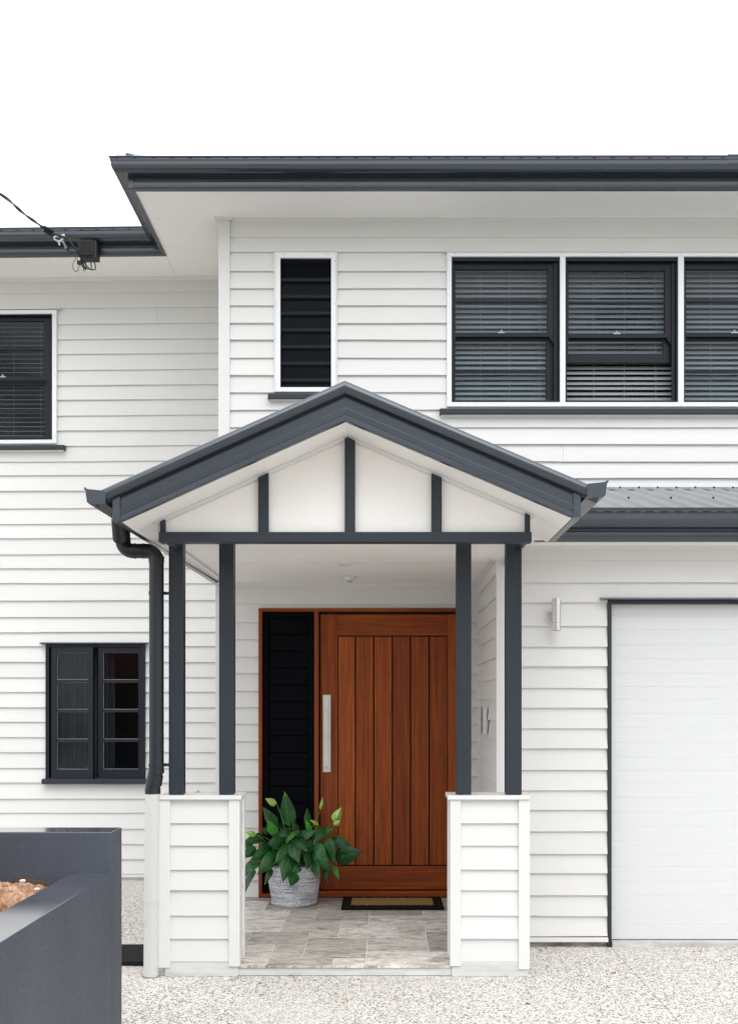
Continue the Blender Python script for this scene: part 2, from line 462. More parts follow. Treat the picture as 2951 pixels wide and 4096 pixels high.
# leaves
def leafmat(name, lo, hi, vein):
    m = NT(name, 0.22, 0, 0.42)
    uv = m.t.nodes.new('ShaderNodeUVMap'); sep = m.t.nodes.new('ShaderNodeSeparateXYZ'); m.l(uv.outputs[0], sep.inputs[0])
    u = m.math('ABSOLUTE', m.math('SUBTRACT', sep.outputs[0], 0.5))
    ph = m.math('SUBTRACT', m.math('MULTIPLY', sep.outputs[1], 62.0), m.math('MULTIPLY', u, 38.0))
    wv = m.math('SINE', ph)
    g = m.noise(m.co(), 22, 4)
    c = m.ramp(g, [(0.3, lo), (0.7, hi)])
    c = m.mix(m.ramp(wv, [(0.45, 0.0), (1.0, 0.45)]), c, vein)
    mid = m.ramp(u, [(0.0, 0.7), (0.035, 0.0)])
    c = m.mix(mid, c, vein)
    tip = m.ramp(m.math('ADD', sep.outputs[1], m.math('MULTIPLY', u, 0.12)), [(0.86, 0.0), (0.98, 0.5)])
    tn = m.ramp(m.noise(m.co(), 9, 2), [(0.5, 0.0), (0.62, 1.0)])
    c = m.mix(m.math('MULTIPLY', tip, tn), c, (0.42, 0.40, 0.05))
    gi = m.t.nodes.new('ShaderNodeNewGeometry')
    c = m.mix(1.0, c, m.ramp(gi.outputs['Random Per Island'], [(0, (0.45, 0.5, 0.5)), (0.6, (0.95, 0.95, 0.95)), (1, (1.5, 1.3, 1.2))]), 'MULTIPLY')
    m.col(c)
    m.bump(m.math('ADD', wv, m.math('MULTIPLY', g, 0.6)), 0.35, 0.004)
    m.b.inputs['Transmission Weight'].default_value = 0.0
    m.b.inputs['Subsurface Weight'].default_value = 0.05
    m.b.inputs['Subsurface Radius'].default_value = (0.01, 0.03, 0.01)
    return m.mat
M['leaf'] = leafmat('dark_leaf', (0.0025, 0.040, 0.007), (0.009, 0.105, 0.014), (0.045, 0.21, 0.04))
M['leaf_light'] = leafmat('young_leaf', (0.025, 0.16, 0.012), (0.06, 0.27, 0.02), (0.11, 0.36, 0.04))
M['spathe'] = leafmat('spathe', (0.26, 0.46, 0.07), (0.40, 0.58, 0.13), (0.28, 0.46, 0.1))
M['stem'] = paint('green_stem', (0.06, 0.16, 0.025), 0.5, 0.1, (20, 20, 20))
M['spadix'] = paint('cream_spadix', (0.62, 0.58, 0.30), 0.7, 0.2, (200, 200, 200), 0.6)
M['orange_leaf'] = paint('orange_leaf', (0.55, 0.25, 0.02), 0.6, 0.2, (60, 60, 60))
M['brown_leaf'] = paint('brown_leaf', (0.22, 0.07, 0.02), 0.7, 0.2, (60, 60, 60))
M['grass'] = paint('mown_grass', (0.06, 0.10, 0.025), 0.9, 0.35, (4, 4, 4), 0.6)
M['bark'] = paint('tree_bark', (0.12, 0.095, 0.07), 0.9, 0.3, (12, 12, 2), 0.9)
M['crown'] = paint('tree_foliage', (0.045, 0.075, 0.025), 0.6, 0.35, (1.5, 1.5, 1.5), 0.0)

# ================================================================== SETTING
g = MB()
g.box(-300, 300, -300, 300, -0.5, -0.03)
tag(g.build('ground', M['grass']), 'mown grass ground around the house', 'ground', kind='structure')
g = MB()
SAW = 1.568                                            # saw cut in the slab
g.box(-30, SAW - 0.002, -13.5, 11.2, -0.4, 0)
g.box(SAW + 0.002, 30, -13.5, 11.2, -0.4, 0)
g.box(SAW - 0.002, SAW + 0.002, -13.5, 11.2, -0.4, -0.012, 1)
tag(g.build('driveway', [M['aggregate'], M['slot']]), 'pale pebbled concrete driveway with a saw cut', 'driveway', kind='structure')

# porch floor: concrete slab with travertine tiles in a French pattern
FZ = 0.066
g = MB()
g.box(X(660, 7.07), X(2111, 7.07), 7.085, D_MAIN - 0.03, 0.0, FZ - 0.016, 0)
g.box(X(660, 7.07), X(2111, 7.07), 7.072, 7.085, 0.004, FZ - 0.014, 0)
g.box(X(975, 7.06) - 0.45, X(1797, 7.06) + 0.06, 7.10, D_MAIN - 0.035, FZ - 0.016, FZ - 0.004, 2)
u = 0.2063
def tile(x0, y0, w_, d_):
    x1, y1 = x0 + w_ * u, y0 + d_ * u
    x0 = max(x0, -1.30); x1 = min(x1, 0.76); y0 = max(y0, 7.062); y1 = min(y1, D_MAIN - 0.04)
    if x1 - x0 < 0.03 or y1 - y0 < 0.03: return
    q = 0.0024
    z0, z1 = FZ - 0.014, FZ + random.uniform(-0.0006, 0.0006)
    b = 0.0012
    n = len(g.v)
    g.v += [(x0 + q, y0 + q, z0), (x1 - q, y0 + q, z0), (x1 - q, y1 - q, z0), (x0 + q, y1 - q, z0),
            (x0 + q, y0 + q, z1 - b), (x1 - q, y0 + q, z1 - b), (x1 - q, y1 - q, z1 - b), (x0 + q, y1 - q, z1 - b),
            (x0 + q + b, y0 + q + b, z1), (x1 - q - b, y0 + q + b, z1), (x1 - q - b, y1 - q - b, z1), (x0 + q + b, y1 - q - b, z1)]
    for f in ((0, 1, 5, 4), (1, 2, 6, 5), (2, 3, 7, 6), (3, 0, 4, 7), (4, 5, 9, 8), (5, 6, 10, 9), (6, 7, 11, 10), (7, 4, 8, 11), (8, 9, 10, 11)):
        g.f.append(tuple(n + i for i in f)); g.m.append(1)
# French pattern: (first column, last column, first row, last row) in tile units, row 0 at the step
LAY = [(-6, -3, 0, 1), (-3, -1, 0, 1), (-1, 0, 0, 1), (0, 3, 0, 2), (3, 5, 0, 2), (-6, -3, 1, 2), (-6, -3, 2, 3), (-3, -2, 1, 3), (-2, 0, 1, 4),
       (-6, -4, 3, 5), (-4, -2, 3, 5), (-2, -1, 4, 5), (-1, 1, 4, 6), (0, 2, 2, 4), (2, 5, 2, 5), (1, 2, 4, 5), (1, 2, 5, 6), (2, 5, 5, 6), (-6, -3, 5, 8),
       (-3, -1, 5, 7), (-1, 0, 6, 7), (0, 3, 6, 8), (3, 5, 6, 8), (-2, 0, 7, 10), (-3, -2, 7, 9), (0, 2, 8, 9), (2, 5, 8, 9), (-6, -4, 8, 11), (-4, -3, 8, 9),
       (-4, -2, 9, 11), (-2, 0, 10, 11), (0, 2, 9, 11), (2, 5, 9, 10), (2, 5, 10, 12), (-6, -4, 11, 13), (-4, -1, 11, 13), (-1, 0, 11, 12), (0, 2, 11, 12), (-1, 2, 12, 13), (2, 5, 12, 13)]
for a0, a1, r0, r1 in LAY: tile(-0.123 + a0 * u, 7.062 + r0 * u, a1 - a0, r1 - r0)
tag(g.build('porch_floor', [M['plinth'], M['tile'], M['grout']]), 'grey travertine tiled porch floor on a pale concrete step', 'porch floor', kind='structure')

# ================================================================== HOUSE
house = thing('house', 'white weatherboard two storey house with charcoal trim, gabled entry porch and garage', 'house', (0, D_MAIN, 0))

def sag(x, y, z):                                      # the left wing settles slightly to the left
    if x < -1.4 and z > 1.9: z -= 0.0105 * (-1.4 - x) * (z - 1.9) / 4.0
    return (x, y, z)

def boards(name, u0, u1, zs, fn, holes=(), proj=0.0225, top=0.004, post=None, seed=0, label=None, joints=()):
    """zs: z of every board edge from the top down; fn(u, z, out) -> 3-D; holes: (u0, u1, z0, z1)"""
    rg = random.Random(seed)
    b = MB()
    for r in range(len(zs) - 1):
        zt, zb = zs[r], zs[r + 1]
        ph = [rg.uniform(0, 6.3) for _ in range(3)]
        amp = rg.uniform(0.0005, 0.0016)
        dz = rg.uniform(-0.001, 0.001)
        pj = proj + rg.uniform(-0.0025, 0.003)
        tilt = rg.uniform(-0.0008, 0.0008)
        jt = rg.uniform(u0 + 0.6, u1 - 0.6) if (u1 - u0) > 1.9 and rg.random() < 0.55 else None
        j2 = rg.uniform(-0.0032, 0.0032)
        def wv(uu): return (j2 if jt is not None and uu > jt else 0) + amp * (math.sin(uu * 1.7 + ph[0]) + 0.6 * math.sin(uu * 4.3 + ph[1]) + 0.35 * math.sin(uu * 11 + ph[2])) + tilt * uu + dz
        cuts = sorted({zt, zb, *[h[2] for h in holes if zb < h[2] < zt], *[h[3] for h in holes if zb < h[3] < zt]}, reverse=True)
        for k in range(len(cuts) - 1):
            za, zc = cuts[k], cuts[k + 1]
            mid = (za + zc) / 2
            iv = [(u0, u1)]
            for h in holes:
                if h[2] < mid < h[3]:
                    nv = []
                    for a, c in iv:
                        if h[1] <= a or h[0] >= c: nv.append((a, c)); continue
                        if h[0] > a: nv.append((a, h[0]))
                        if h[1] < c: nv.append((h[1], c))
                    iv = nv
            oa = top + (pj - top) * (zt - za) / (zt - zb)
            oc = top + (pj - top) * (zt - zc) / (zt - zb)
            if jt is not None:
                iv = [q for a, c in iv for q in (((a, jt), (jt + 0.0012, c)) if a < jt < c - 0.0012 else ((a, c),))]
            for a, c in iv:
                n = max(1, int((c - a) / 0.16))
                n0 = len(b.v)
                last = abs(zc - zb) < 1e-6
                k5 = 4 if last else 2
                for i in range(n + 1):
                    uu = a + (c - a) * i / n
                    zz = zc + (wv(uu) if last else 0)
                    b.v.append(fn(uu, za + 0.012 if abs(za - zt) < 1e-6 else za, oa if abs(za - zt) > 1e-6 else oa - 0.002))
                    b.v.append(fn(uu, zz + (0.003 if last else 0), oc))
                    if last:
                        b.v.append(fn(uu, zz, oc - 0.003))
                        b.v.append(fn(uu, zz + 0.001, -0.004))
                for i in range(n):
                    for q in range(k5 - 1):
                        p0 = n0 + i * k5 + q; p1 = n0 + (i + 1) * k5 + q
                        b.f.append((p0, p0 + 1, p1 + 1, p1)); b.m.append(0)
    if post: b.warp(post)
    o = b.build(name, M['board'], house, label=label, fixn=False)
    return o

def front(d): return lambda uu, z, o: (uu, d - o, z)
def zl(lst, d): return [Z(y, d) for y in lst]

# ---- left wing wall
LW_X0 = -6.6
lw_lines = [1167, 1229, 1293, 1355, 1414, 1477, 1537, 1597, 1660, 1721, 1781.5, 1843, 1898, 1963, 2031, 2094, 2150, 2215, 2274, 2333, 2401.5, 2470, 2530, 2586, 2650, 2711, 2770, 2831, 2890, 2951, 3010, 3072, 3130, 3194, 3251, 3314, 3375, 3437, 3495]
dL = D_LEFT
UL = dict(x1=X(232, dL), x0=X(232, dL) - 1.0, zt=Z(1236, dL), zb=Z(1773, dL))
CA = dict(x0=X(188.5, dL), x1=X(584.5, dL), zt=Z(2576, dL), zb=Z(3118, dL))
boards('wall', LW_X0, -1.36, zl(lw_lines, dL), front(dL),
       holes=[(UL['x0'], UL['x1'], UL['zb'], UL['zt']), (CA['x0'], CA['x1'], CA['zb'], CA['zt'])], post=sag, seed=1, label='recessed left wing wall of white weatherboards')
b = MB()
b.box(LW_X0, -1.36, dL - 0.012, dL + 0.02, Z(1167, dL) + 0.001, Z(1105, dL))
b.warp(sag); b.build('frieze_board', M['board'], house, 0.002)
b = MB()
b.box(LW_X0, -1.36, dL - 0.03, dL + 0.02, Z(3508, dL), Z(3496, dL), 0)
b.box(LW_X0, -1.36, dL - 0.005, dL + 0.05, -0.1, Z(3508, dL) - 0.001, 1)
b.build('wall_base', [M['trim'], M['plinth']], house, 0.002)

# ---- main wall, upper and behind the porch
dM = D_MAIN
MX0, MX1 = X(921, dM), 6.4
mw = [951, 1012, 1088.6, 1157, 1226, 1295.5, 1363, 1435, 1504, 1573, 1642, 1712, 1779, 1848, 1916, 1986, 2056, 2126, 2196, 2266, 2340]
SW = dict(x0=X(1097, dM), x1=X(1350, dM), zt=Z(1010, dM), zb=Z(1573, dM))
TW = dict(x0=X(1786, dM), x1=X(3200, dM), zt=Z(1016, dM), zb=Z(1632, dM))
boards('wall', MX0, MX1, zl(mw, dM), front(dM), holes=[(SW['x0'], SW['x1'], SW['zb'], SW['zt']), (TW['x0'], TW['x1'], TW['zb'], TW['zt'])], seed=2, label='upper front wall of white weatherboards')
b = MB(); b.box(MX0, MX1, dM - 0.012, dM + 0.02, Z(951, dM) + 0.001, Z(875, dM)); b.build('frieze_board', M['board'], house, 0.002)
CEIL = 2.705
dw = [2417, 2490, 2558.5, 2629, 2694, 2764, 2830, 2896, 2966, 3035, 3105, 3166, 3241, 3312, 3380, 3451, 3521, 3588]
DF = dict(x0=X(1035.7, dM), x1=X(1873, dM), zt=Z(2433.7, dM), zb=Z(3583, dM))
boards('wall', X(890, dM), 0.80, zl(dw, dM), front(dM), holes=[(DF['x0'], DF['x1'], 0, DF['zt'])], seed=3, label='white weatherboard wall around the entry door')
b = MB(); b.box(X(866, dM), 0.80, dM - 0.014, dM + 0.02, Z(2417, dM) + 0.001, CEIL + 0.05); b.build('frieze_board', M['board'], house, 0.002)
b = MB(); b.box(X(866, dM), 0.80, dM - 0.004, dM + 0.03, FZ - 0.03, Z(3588, dM) + 0.002); b.build('wall_base', M['raw_concrete'], house)
# corner boards of the main block
b = MB(); b.box(X(876, dM), X(921, dM), dM - 0.030, dM + 0.0, Z(2200, dM), Z(884, dM)); b.build('corner_board', M['trim'], house, 0.003)
b = MB(); b.box(X(864, dM), X(893, dM), dM - 0.030, dM + 0.0, 0.05, CEIL + 0.05); b.build('corner_board', M['trim'], house, 0.003)
# return wall between main block and left wing
boards('wall', D_MAIN - 0.0, D_LEFT, zl(lw_lines, dL), lambda uu, z, o: (X(892, dM) - o, uu, z), seed=5, label='narrow return wall beside the left wing')

# ---- garage wall
dG = D_GAR
gw = [2242.6, 2331.5, 2412, 2505, 2589, 2667.6, 2753, 2831, 2914.6, 2995, 3079, 3162, 3239, 3325, 3414, 3492.5, 3579.5, 3663, 3743]
GX0 = X(1982, dG)
GD = dict(x0=X(2445, dG), x1=X(2445, dG) + 4.9, zt=Z(2416, dG), zb=Z(3757, dG))
boards('wall', GX0 + 0.05, 6.4, zl(gw, dG), front(dG), holes=[(X(2429, dG), 6.3, 0, Z(2398, dG))], seed=6, label='white weatherboard garage wall')
b = MB(); b.box(GX0 + 0.05, 6.4, dG - 0.012, dG + 0.02, Z(2242.6, dG) + 0.001, Z(2185, dG)); b.build('frieze_board', M['board'], house, 0.002)
b = MB(); b.box(GX0, X(2022, dG), dG - 0.034, dG + 0.03, 0.05, 2.72); b.build('corner_board', M['trim'], house, 0.003)
b = MB()
b.box(GX0 + 0.07, X(2428, dG), dG - 0.032, dG - 0.0, Z(3765, dG), Z(3747, dG), 0)
b.box(GX0 + 0.03, X(2428, dG), dG - 0.0, dG + 0.05, -0.1, Z(3765, dG) - 0.001, 1)
b.build('wall_base', [M['trim'], M['raw_concrete']], house, 0.002)
# garage side wall facing the porch
gs = [2.63 - 0.146 * i for i in range(18)]
gs = [2.60] + [2.60 - 0.1462 * i for i in range(1, 18)]
boards('wall', dG + 0.03, dM, gs, lambda uu, z, o: (GX0 + 0.024 - o, uu, z), seed=7, label='garage side wall facing the porch')
b = MB(); b.box(GX0 - 0.002, GX0 + 0.03, dG + 0.03, dM - 0.016, 2.601, CEIL + 0.02); b.build('frieze_board', M['board'], house, 0.002)
b = MB(); b.box(X(1911, dM), X(1911, dM) + 0.045, dM - 0.05, dM - 0.022, 0.07, 2.60); b.build('corner_board', M['trim'], house, 0.002)

# ---- eaves of the main roof: soffits, fascias, gutters
SOF = 4.03 + CH
fas = [(-2.02, 10.257), (-2.02, 8.947), (6.6, 8.947)]
fasL = [(LW_X0 - 0.4, 10.257), (-2.02, 10.257), (-2.02, 8.947), (6.6, 8.947)]
def flat(p, wz): return (p[0], p[1], wz)
def sflat(p, wz): return sag(p[0], p[1], wz)
# outward is to the right of the path direction when walking left -> right with the house behind: use negative offsets
def fascia_prof(zb, h=0.2):
    return [(0.0, zb + h), (0.0, zb + 0.072), (0.004, zb + 0.069), (0.0, zb + 0.066), (-0.003, zb + 0.018), (0.006, zb + 0.002), (0.040, zb), (0.040, zb + h)]
def gutter_prof(zb, h=0.105):
    return [(-0.002, zb + 0.03), (-0.002, zb + 0.002), (-0.072, zb), (-0.082, zb + 0.0025), (-0.091, zb + 0.0075), (-0.099, zb + 0.015), (-0.105, zb + 0.024), (-0.110, zb + 0.036), (-0.113, zb + 0.05), (-0.114, zb + h * 0.70),
            (-0.120, zb + h * 0.73), (-0.121, zb + h * 0.86), (-0.125, zb + h * 0.9), (-0.129, zb + h * 0.97), (-0.124, zb + h), (-0.116, zb + h * 0.97), (-0.111, zb + h * 0.7), (-0.095, zb + 0.03), (-0.075, zb + 0.012), (-0.006, zb + 0.012), (-0.006, zb + 0.03)]
b = MB(); b.sweep(fascia_prof(SOF), fasL, sflat)
b.box(-2.024, -1.98, 8.9435, 8.96, SOF + 0.004, SOF + 0.10)
b.build('fascia', M['dark_metal'], house, 0.0015, smooth=True)
b = MB(); b.sweep(gutter_prof(SOF + 0.098, 0.112), fasL, sflat)
for i in range(60):
    x = -2.10 + 0.1427 * i
    if x < 6.5: b.box(x, x + 0.030, 8.947 - 0.1225, 8.947 - 0.118, SOF + 0.098 + 0.085, SOF + 0.098 + 0.0905, 1)
for i in range(40):
    x = -2.3 - 0.1427 * i
    if x > LW_X0:
        z = sag(x, 0, SOF + 0.184)[2]
        b.box(x, x + 0.030, 10.257 - 0.1225, 10.257 - 0.118, z - 0.001, z + 0.0045, 1)
b.build('gutter', [M['dark_metal'], M['slot']], house)
# lapped joint in the main gutter
b = MB(); b.sweep([(o * 1.012 - 0.001, zz) for o, zz in gutter_prof(SOF + 0.0985, 0.1135)], [(2.66, 8.947), (3.1, 8.947)], flat)
b.build('gutter_joint', M['dark_metal'], house)
b = MB()
b.box(-1.985, 6.6, 8.985, dM + 0.2, SOF + 0.012, SOF + 0.02)
b.box(-1.985, X(876, dM) + 0.05, dM + 0.203, dL + 0.1, SOF + 0.012, SOF + 0.02)
b.box(LW_X0 - 0.4, -1.988, 10.29, dL + 0.1, SOF + 0.012, SOF + 0.02)
b.box(-1.97, X(876, dM) + 0.02, dM - 0.031, dM - 0.028, SOF + 0.0105, SOF + 0.0125, 1)
b.box(X(1760, 9.2), X(1760, 9.2) + 0.002, 8.99, dM - 0.02, SOF + 0.0105, SOF + 0.0125, 1)
b.warp(sag); b.build('soffit', [M['soffit'], M['trim']], house)
b = MB()
b.prism([(0, 0), (0.035, 0), (0.018, -0.012), (0.006, -0.022), (0, -0.028)], lambda a, c, x: (x, dM - 0.012 - a, SOF + 0.012 + c), MX0, 6.4)
b.prism([(0, 0), (0.035, 0), (0.018, -0.012), (0.006, -0.022), (0, -0.028)], lambda a, c, x: sag(x, dL - 0.012 - a, SOF + 0.012 + c), LW_X0, -1.36)
b.box(X(862, dM), X(936, dM), dM - 0.055, dM - 0.031, SOF - 0.012, SOF + 0.012)
b.build('cornice', M['trim'], house, 0.002)
# roof planes (low hips, out of sight from the street but closing the house)
b = MB()
e = 6.0; yb = 16.2
z0 = SOF + 0.21
def zr(dist): return z0 + dist * math.tan(R(14))
b.face([(-2.06, 8.90, z0), (6.6, 8.90, z0), (6.6, 12.6, zr(3.7)), (1.64, 12.6, zr(3.7))])
b.face([(-2.06, 8.90, z0), (1.64, 12.6, zr(3.7)), (-2.06, yb + 0.1, z0)])
b.face([(1.64, 12.6, zr(3.7)), (6.6, 12.6, zr(3.7)), (6.6, 16.3, z0), (-2.06, 16.3, z0)])
b.face([(-7.0, 10.21, z0 - 0.06), (-1.0, 10.21, z0), (-1.0, 13.0, zr(2.8)), (-7.0, 13.0, zr(2.8) - .06)])
b.face([(-7.0, 13.0, zr(2.8) - .06), (-1.0, 13.0, zr(2.8)), (-1.0, 16.3, z0), (-7.0, 16.3, z0)])
b.tube([(-2.03, 8.93, z0 + 0.025), (1.64, 12.6, zr(3.7) + 0.02)], 0.038, 10)
b.build('roof', M['dark_metal'], house, smooth=True)
# hip capping end showing above the gutter
b = MB()
b.prism([(X(466, 8.95), 0), (X(1000, 8.95), 0), (X(1000, 8.95), 0.004), (X(470, 8.95), 0.036), (X(466, 8.95), 0.036)], lambda a, c, y: (a, y, SOF + 0.226 + c), 8.93, 8.96)
b.build('roof_flashing', M['white_metal'], house)
# closing walls at the back and sides
b = MB()
b.box(6.4, 6.42, dG + 0.1, 16, 0, SOF); b.box(LW_X0, 6.4, 16, 16.02, 0, SOF); b.box(LW_X0 - 0.02, LW_X0, dL, 16.0, 0, SOF)
b.box(LW_X0, 6.4, dL + 2.2, dL + 2.22, 0, SOF)
b.build('rear_wall', M['board'], house)

# ================================================================== windows
def ring(b, x0, x1, z0, z1, wx, wz, y0, y1, mi=0, wb=None):
    wb = wz if wb is None else wb
    b.box(x0, x0 + wx, y0, y1, z0, z1, mi); b.box(x1 - wx, x1, y0, y1, z0, z1, mi)
    b.box(x0 + wx, x1 - wx, y0 + 0.0006, y1 - 0.0006, z1 - wz, z1, mi); b.box(x0 + wx, x1 - wx, y0 + 0.0006, y1 - 0.0006, z0, z0 + wb, mi)

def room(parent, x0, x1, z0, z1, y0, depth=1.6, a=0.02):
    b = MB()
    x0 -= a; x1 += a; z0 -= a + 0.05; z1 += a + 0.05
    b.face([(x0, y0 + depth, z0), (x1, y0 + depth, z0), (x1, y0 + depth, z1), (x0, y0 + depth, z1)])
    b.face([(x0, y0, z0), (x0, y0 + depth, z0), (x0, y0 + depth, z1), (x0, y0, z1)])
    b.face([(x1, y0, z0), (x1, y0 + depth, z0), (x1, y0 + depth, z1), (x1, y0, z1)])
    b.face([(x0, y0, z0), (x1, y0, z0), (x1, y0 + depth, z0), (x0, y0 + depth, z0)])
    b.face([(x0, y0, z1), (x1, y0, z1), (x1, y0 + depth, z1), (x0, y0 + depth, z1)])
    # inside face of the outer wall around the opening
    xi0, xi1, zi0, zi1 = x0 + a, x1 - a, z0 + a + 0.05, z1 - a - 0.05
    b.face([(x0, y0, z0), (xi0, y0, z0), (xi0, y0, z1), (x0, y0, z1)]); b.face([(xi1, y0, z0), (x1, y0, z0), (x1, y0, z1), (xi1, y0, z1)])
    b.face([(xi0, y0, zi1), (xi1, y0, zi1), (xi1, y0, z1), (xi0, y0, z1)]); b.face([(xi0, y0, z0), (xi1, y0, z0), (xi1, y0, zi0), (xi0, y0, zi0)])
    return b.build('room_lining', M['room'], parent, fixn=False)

def sash_window(x0, x1, z1, z0, yf, panes_up, panes_lo, meet, lift=None, tilt=46, pitch=0.0437, mat='blind', right_jamb=0.044, shift=0.0, muntins=True, post=None, rail=None):
    """x0..x1, z0..z1: daylight of the opening; z values absolute. panes_up/panes_lo: (top, bottom) of glass"""
    fr = MB()
    ring(fr, x0, x1, z0, z1, 0.012, 0.03, yf, yf + 0.13, 0, 0.02)
    fr.box(x1 - right_jamb, x1 - 0.012, yf + 0.030, yf + 0.045, z0 + 0.02, z1 - 0.03)
    fr.box(x0 + 0.012, x0 + 0.02, yf + 0.030, yf + 0.045, z0 + 0.02, z1 - 0.03)
    win = fr.build('window', M['sash'], house, 0.0015)
    sx0, sx1 = x0 + 0.013, x1 - 0.030
    px0, px1 = x0 + 0.036, x1 - 0.097
    # upper sash (in front), with horns
    s = MB(); y0, y1 = yf + 0.046, yf + 0.080
    ut, ub = panes_up
    s.box(sx0, px0, y0, y1, meet[1], z1 - 0.031); s.box(px1, sx1, y0, y1, meet[1], z1 - 0.031)
    s.box(px0, px1, y0 + .001, y1 - .001, ut, z1 - 0.031); s.box(px0, px1, y0 + .001, y1 - .001, meet[1], meet[0])
    if muntins:
        mz = (ut + ub) / 2; s.box(px0, px1, y0 + .006, y1 - .006, mz - 0.010, mz + 0.009)
    hz = meet[1]
    horn = [(0, 0), (0, -0.062), (0.012, -0.062), (0.018, -0.052), (0.024, -0.048), (0.030, -0.034), (0.040, -0.024), (0.050, -0.006), (0.055, 0)]
    s.prism([(sx1 - a, hz + c) for a, c in horn], lambda a, c, y: (a, y, c), y0 + .002, y1 - .002)
    s.prism([(sx0 + a * 0.55, hz + c) for a, c in horn], lambda a, c, y: (a, y, c), y0 + .002, y1 - .002)
    up = s.build('sash', M['sash'], win, 0.0015)
    # lower sash (behind)
    s = MB(); y2, y3 = yf + 0.084, yf + 0.116
    lt, lb = panes_lo
    low = lb - (rail if rail else 0.028)
    s.box(sx0, px0, y2, y3, low, lt + 0.03); s.box(px1 - 0.004, sx1, y2, y3, low, lt + 0.03)
    s.box(px0, px1 - 0.004, y2 + .001, y3 - .001, lt, lt + 0.03); s.box(px0, px1 - 0.004, y2 + .001, y3 - .001, low, lb)
    if muntins and lift is None:
        mz = (lt + lb) / 2; s.box(px0, px1 - 0.004, y2 + .006, y3 - .006, mz - 0.010, mz + 0.009)
    s.build('sash', M['sash'], win, 0.0015)
    gq = MB(); yy = (y0 + y1) / 2
    gq.face([(px0, yy, ub), (px1, yy, ub), (px1, yy, ut), (px0, yy, ut)])
    gq.build('pane', M['glass'], win)
    gq = MB(); yy = (y2 + y3) / 2
    gq.face([(px0, yy, lb), (px1, yy, lb), (px1, yy, lt), (px0, yy, lt)])
    gq.build('pane', M['glass'], win)
    l = MB(); xc = (px0 + px1) / 2 + 0.0
    l.box(xc - 0.028, xc + 0.028, y0 - 0.006, y0 + 0.004, ub - 0.006, ub + 0.002)
    l.lathe([(0.009, 0), (0.011, 0.004), (0.011, 0.014), (0.007, 0.018)], (xc, y0 - 0.002, ub + 0.002), 14)
    l.build('latch', M['brass'], win, smooth=True)
    # venetian blind
    bl = MB(); yb = yf + 0.155; w2 = 0.024; t = R(tilt)
    z = z1 - 0.05; k = 0
    rb = random.Random(int(abs(x0) * 1000))
    while z > z0 - 0.02:
        dy, dzz = w2 * math.cos(t), w2 * math.sin(t)
        j = rb.uniform(-0.0015, 0.0015); zz = z + j
        pr = [(-dy, -dzz), (0, 0.0035), (dy, dzz), (dy, dzz - 0.0022), (0, 0.001), (-dy, -dzz - 0.0022)]
        bl.prism([(a, zz + c) for a, c in pr], lambda a, c, x: (x, yb + a, c), x0 - 0.01, x1 + 0.01)
        z -= pitch
    for q in (0.28, 0.6, 0.93):
        xq = px0 + (px1 - px0) * q
        bl.box(xq - 0.0012, xq + 0.0012, yb - 0.028, yb - 0.026, z0 - 0.02, z1)
    bl.build('blind', M[mat], win)
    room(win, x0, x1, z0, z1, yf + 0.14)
    return win

yW = dM - 0.028
zt, zb_ = Z(1033, dM), Z(1613.5, dM)
units = [(1804.5, 2236), (2257.4, 2706.4), (2728.7, 3178)]
for i, (a, c) in enumerate(units):
    if i != 1:
        sash_window(X(a, dM), X(c, dM), zt, zb_, dM - 0.02, (Z(1073, dM), Z(1326, dM)), (Z(1353, dM), Z(1602, dM)), (Z(1326, dM), Z(1343, dM)))
    else:
        sash_window(X(a, dM), X(c, dM), zt, zb_, dM - 0.02, (Z(1078, dM), Z(1330, dM)), (Z(1353, dM), Z(1405, dM)), (Z(1330, dM), Z(1347, dM)), lift=1, rail=0.078)
b = MB()
xa, xb2 = X(1786, dM), X(3197, dM)
b.box(xa, X(1804.5, dM), dM - 0.040, dM + 0.03, Z(1613.5, dM), Z(1033, dM))
b.box(xa, xb2, dM - 0.0405, dM + 0.03, Z(1033, dM), Z(1017, dM))
b.box(xa, xb2, dM - 0.0405, dM + 0.03, Z(1631, dM), Z(1613.5, dM))
b.box(X(2236, dM), X(2257.4, dM), dM - 0.040, dM + 0.12, Z(1613.5, dM), Z(1033, dM))
b.box(X(2706.4, dM), X(2728.7, dM), dM - 0.040, dM + 0.12, Z(1613.5, dM), Z(1033, dM))
b.box(X(3178, dM), xb2, dM - 0.040, dM + 0.03, Z(1613.5, dM), Z(1033, dM))
for px in (1819, 2031, 2244, 2485, 2715): b.lathe([(0.004, 0), (0.004, -0.003)], (X(px, dM), dM - 0.0405, Z(1019.5, dM)), 8, 1, 'y')
for py in (1049, 1185, 1326, 1460, 1600): b.lathe([(0.004, 0), (0.004, -0.003)], (X(1789, dM), dM - 0.040, Z(py, dM)), 8, 1, 'y')
for px in (2031, 2244, 2717): b.lathe([(0.004, 0), (0.004, -0.003)], (X(px, dM), dM - 0.0405, Z(1628, dM)), 8, 1, 'y')
b.build('window_surround', [M['white_metal'], M['brass']], house, 0.002)
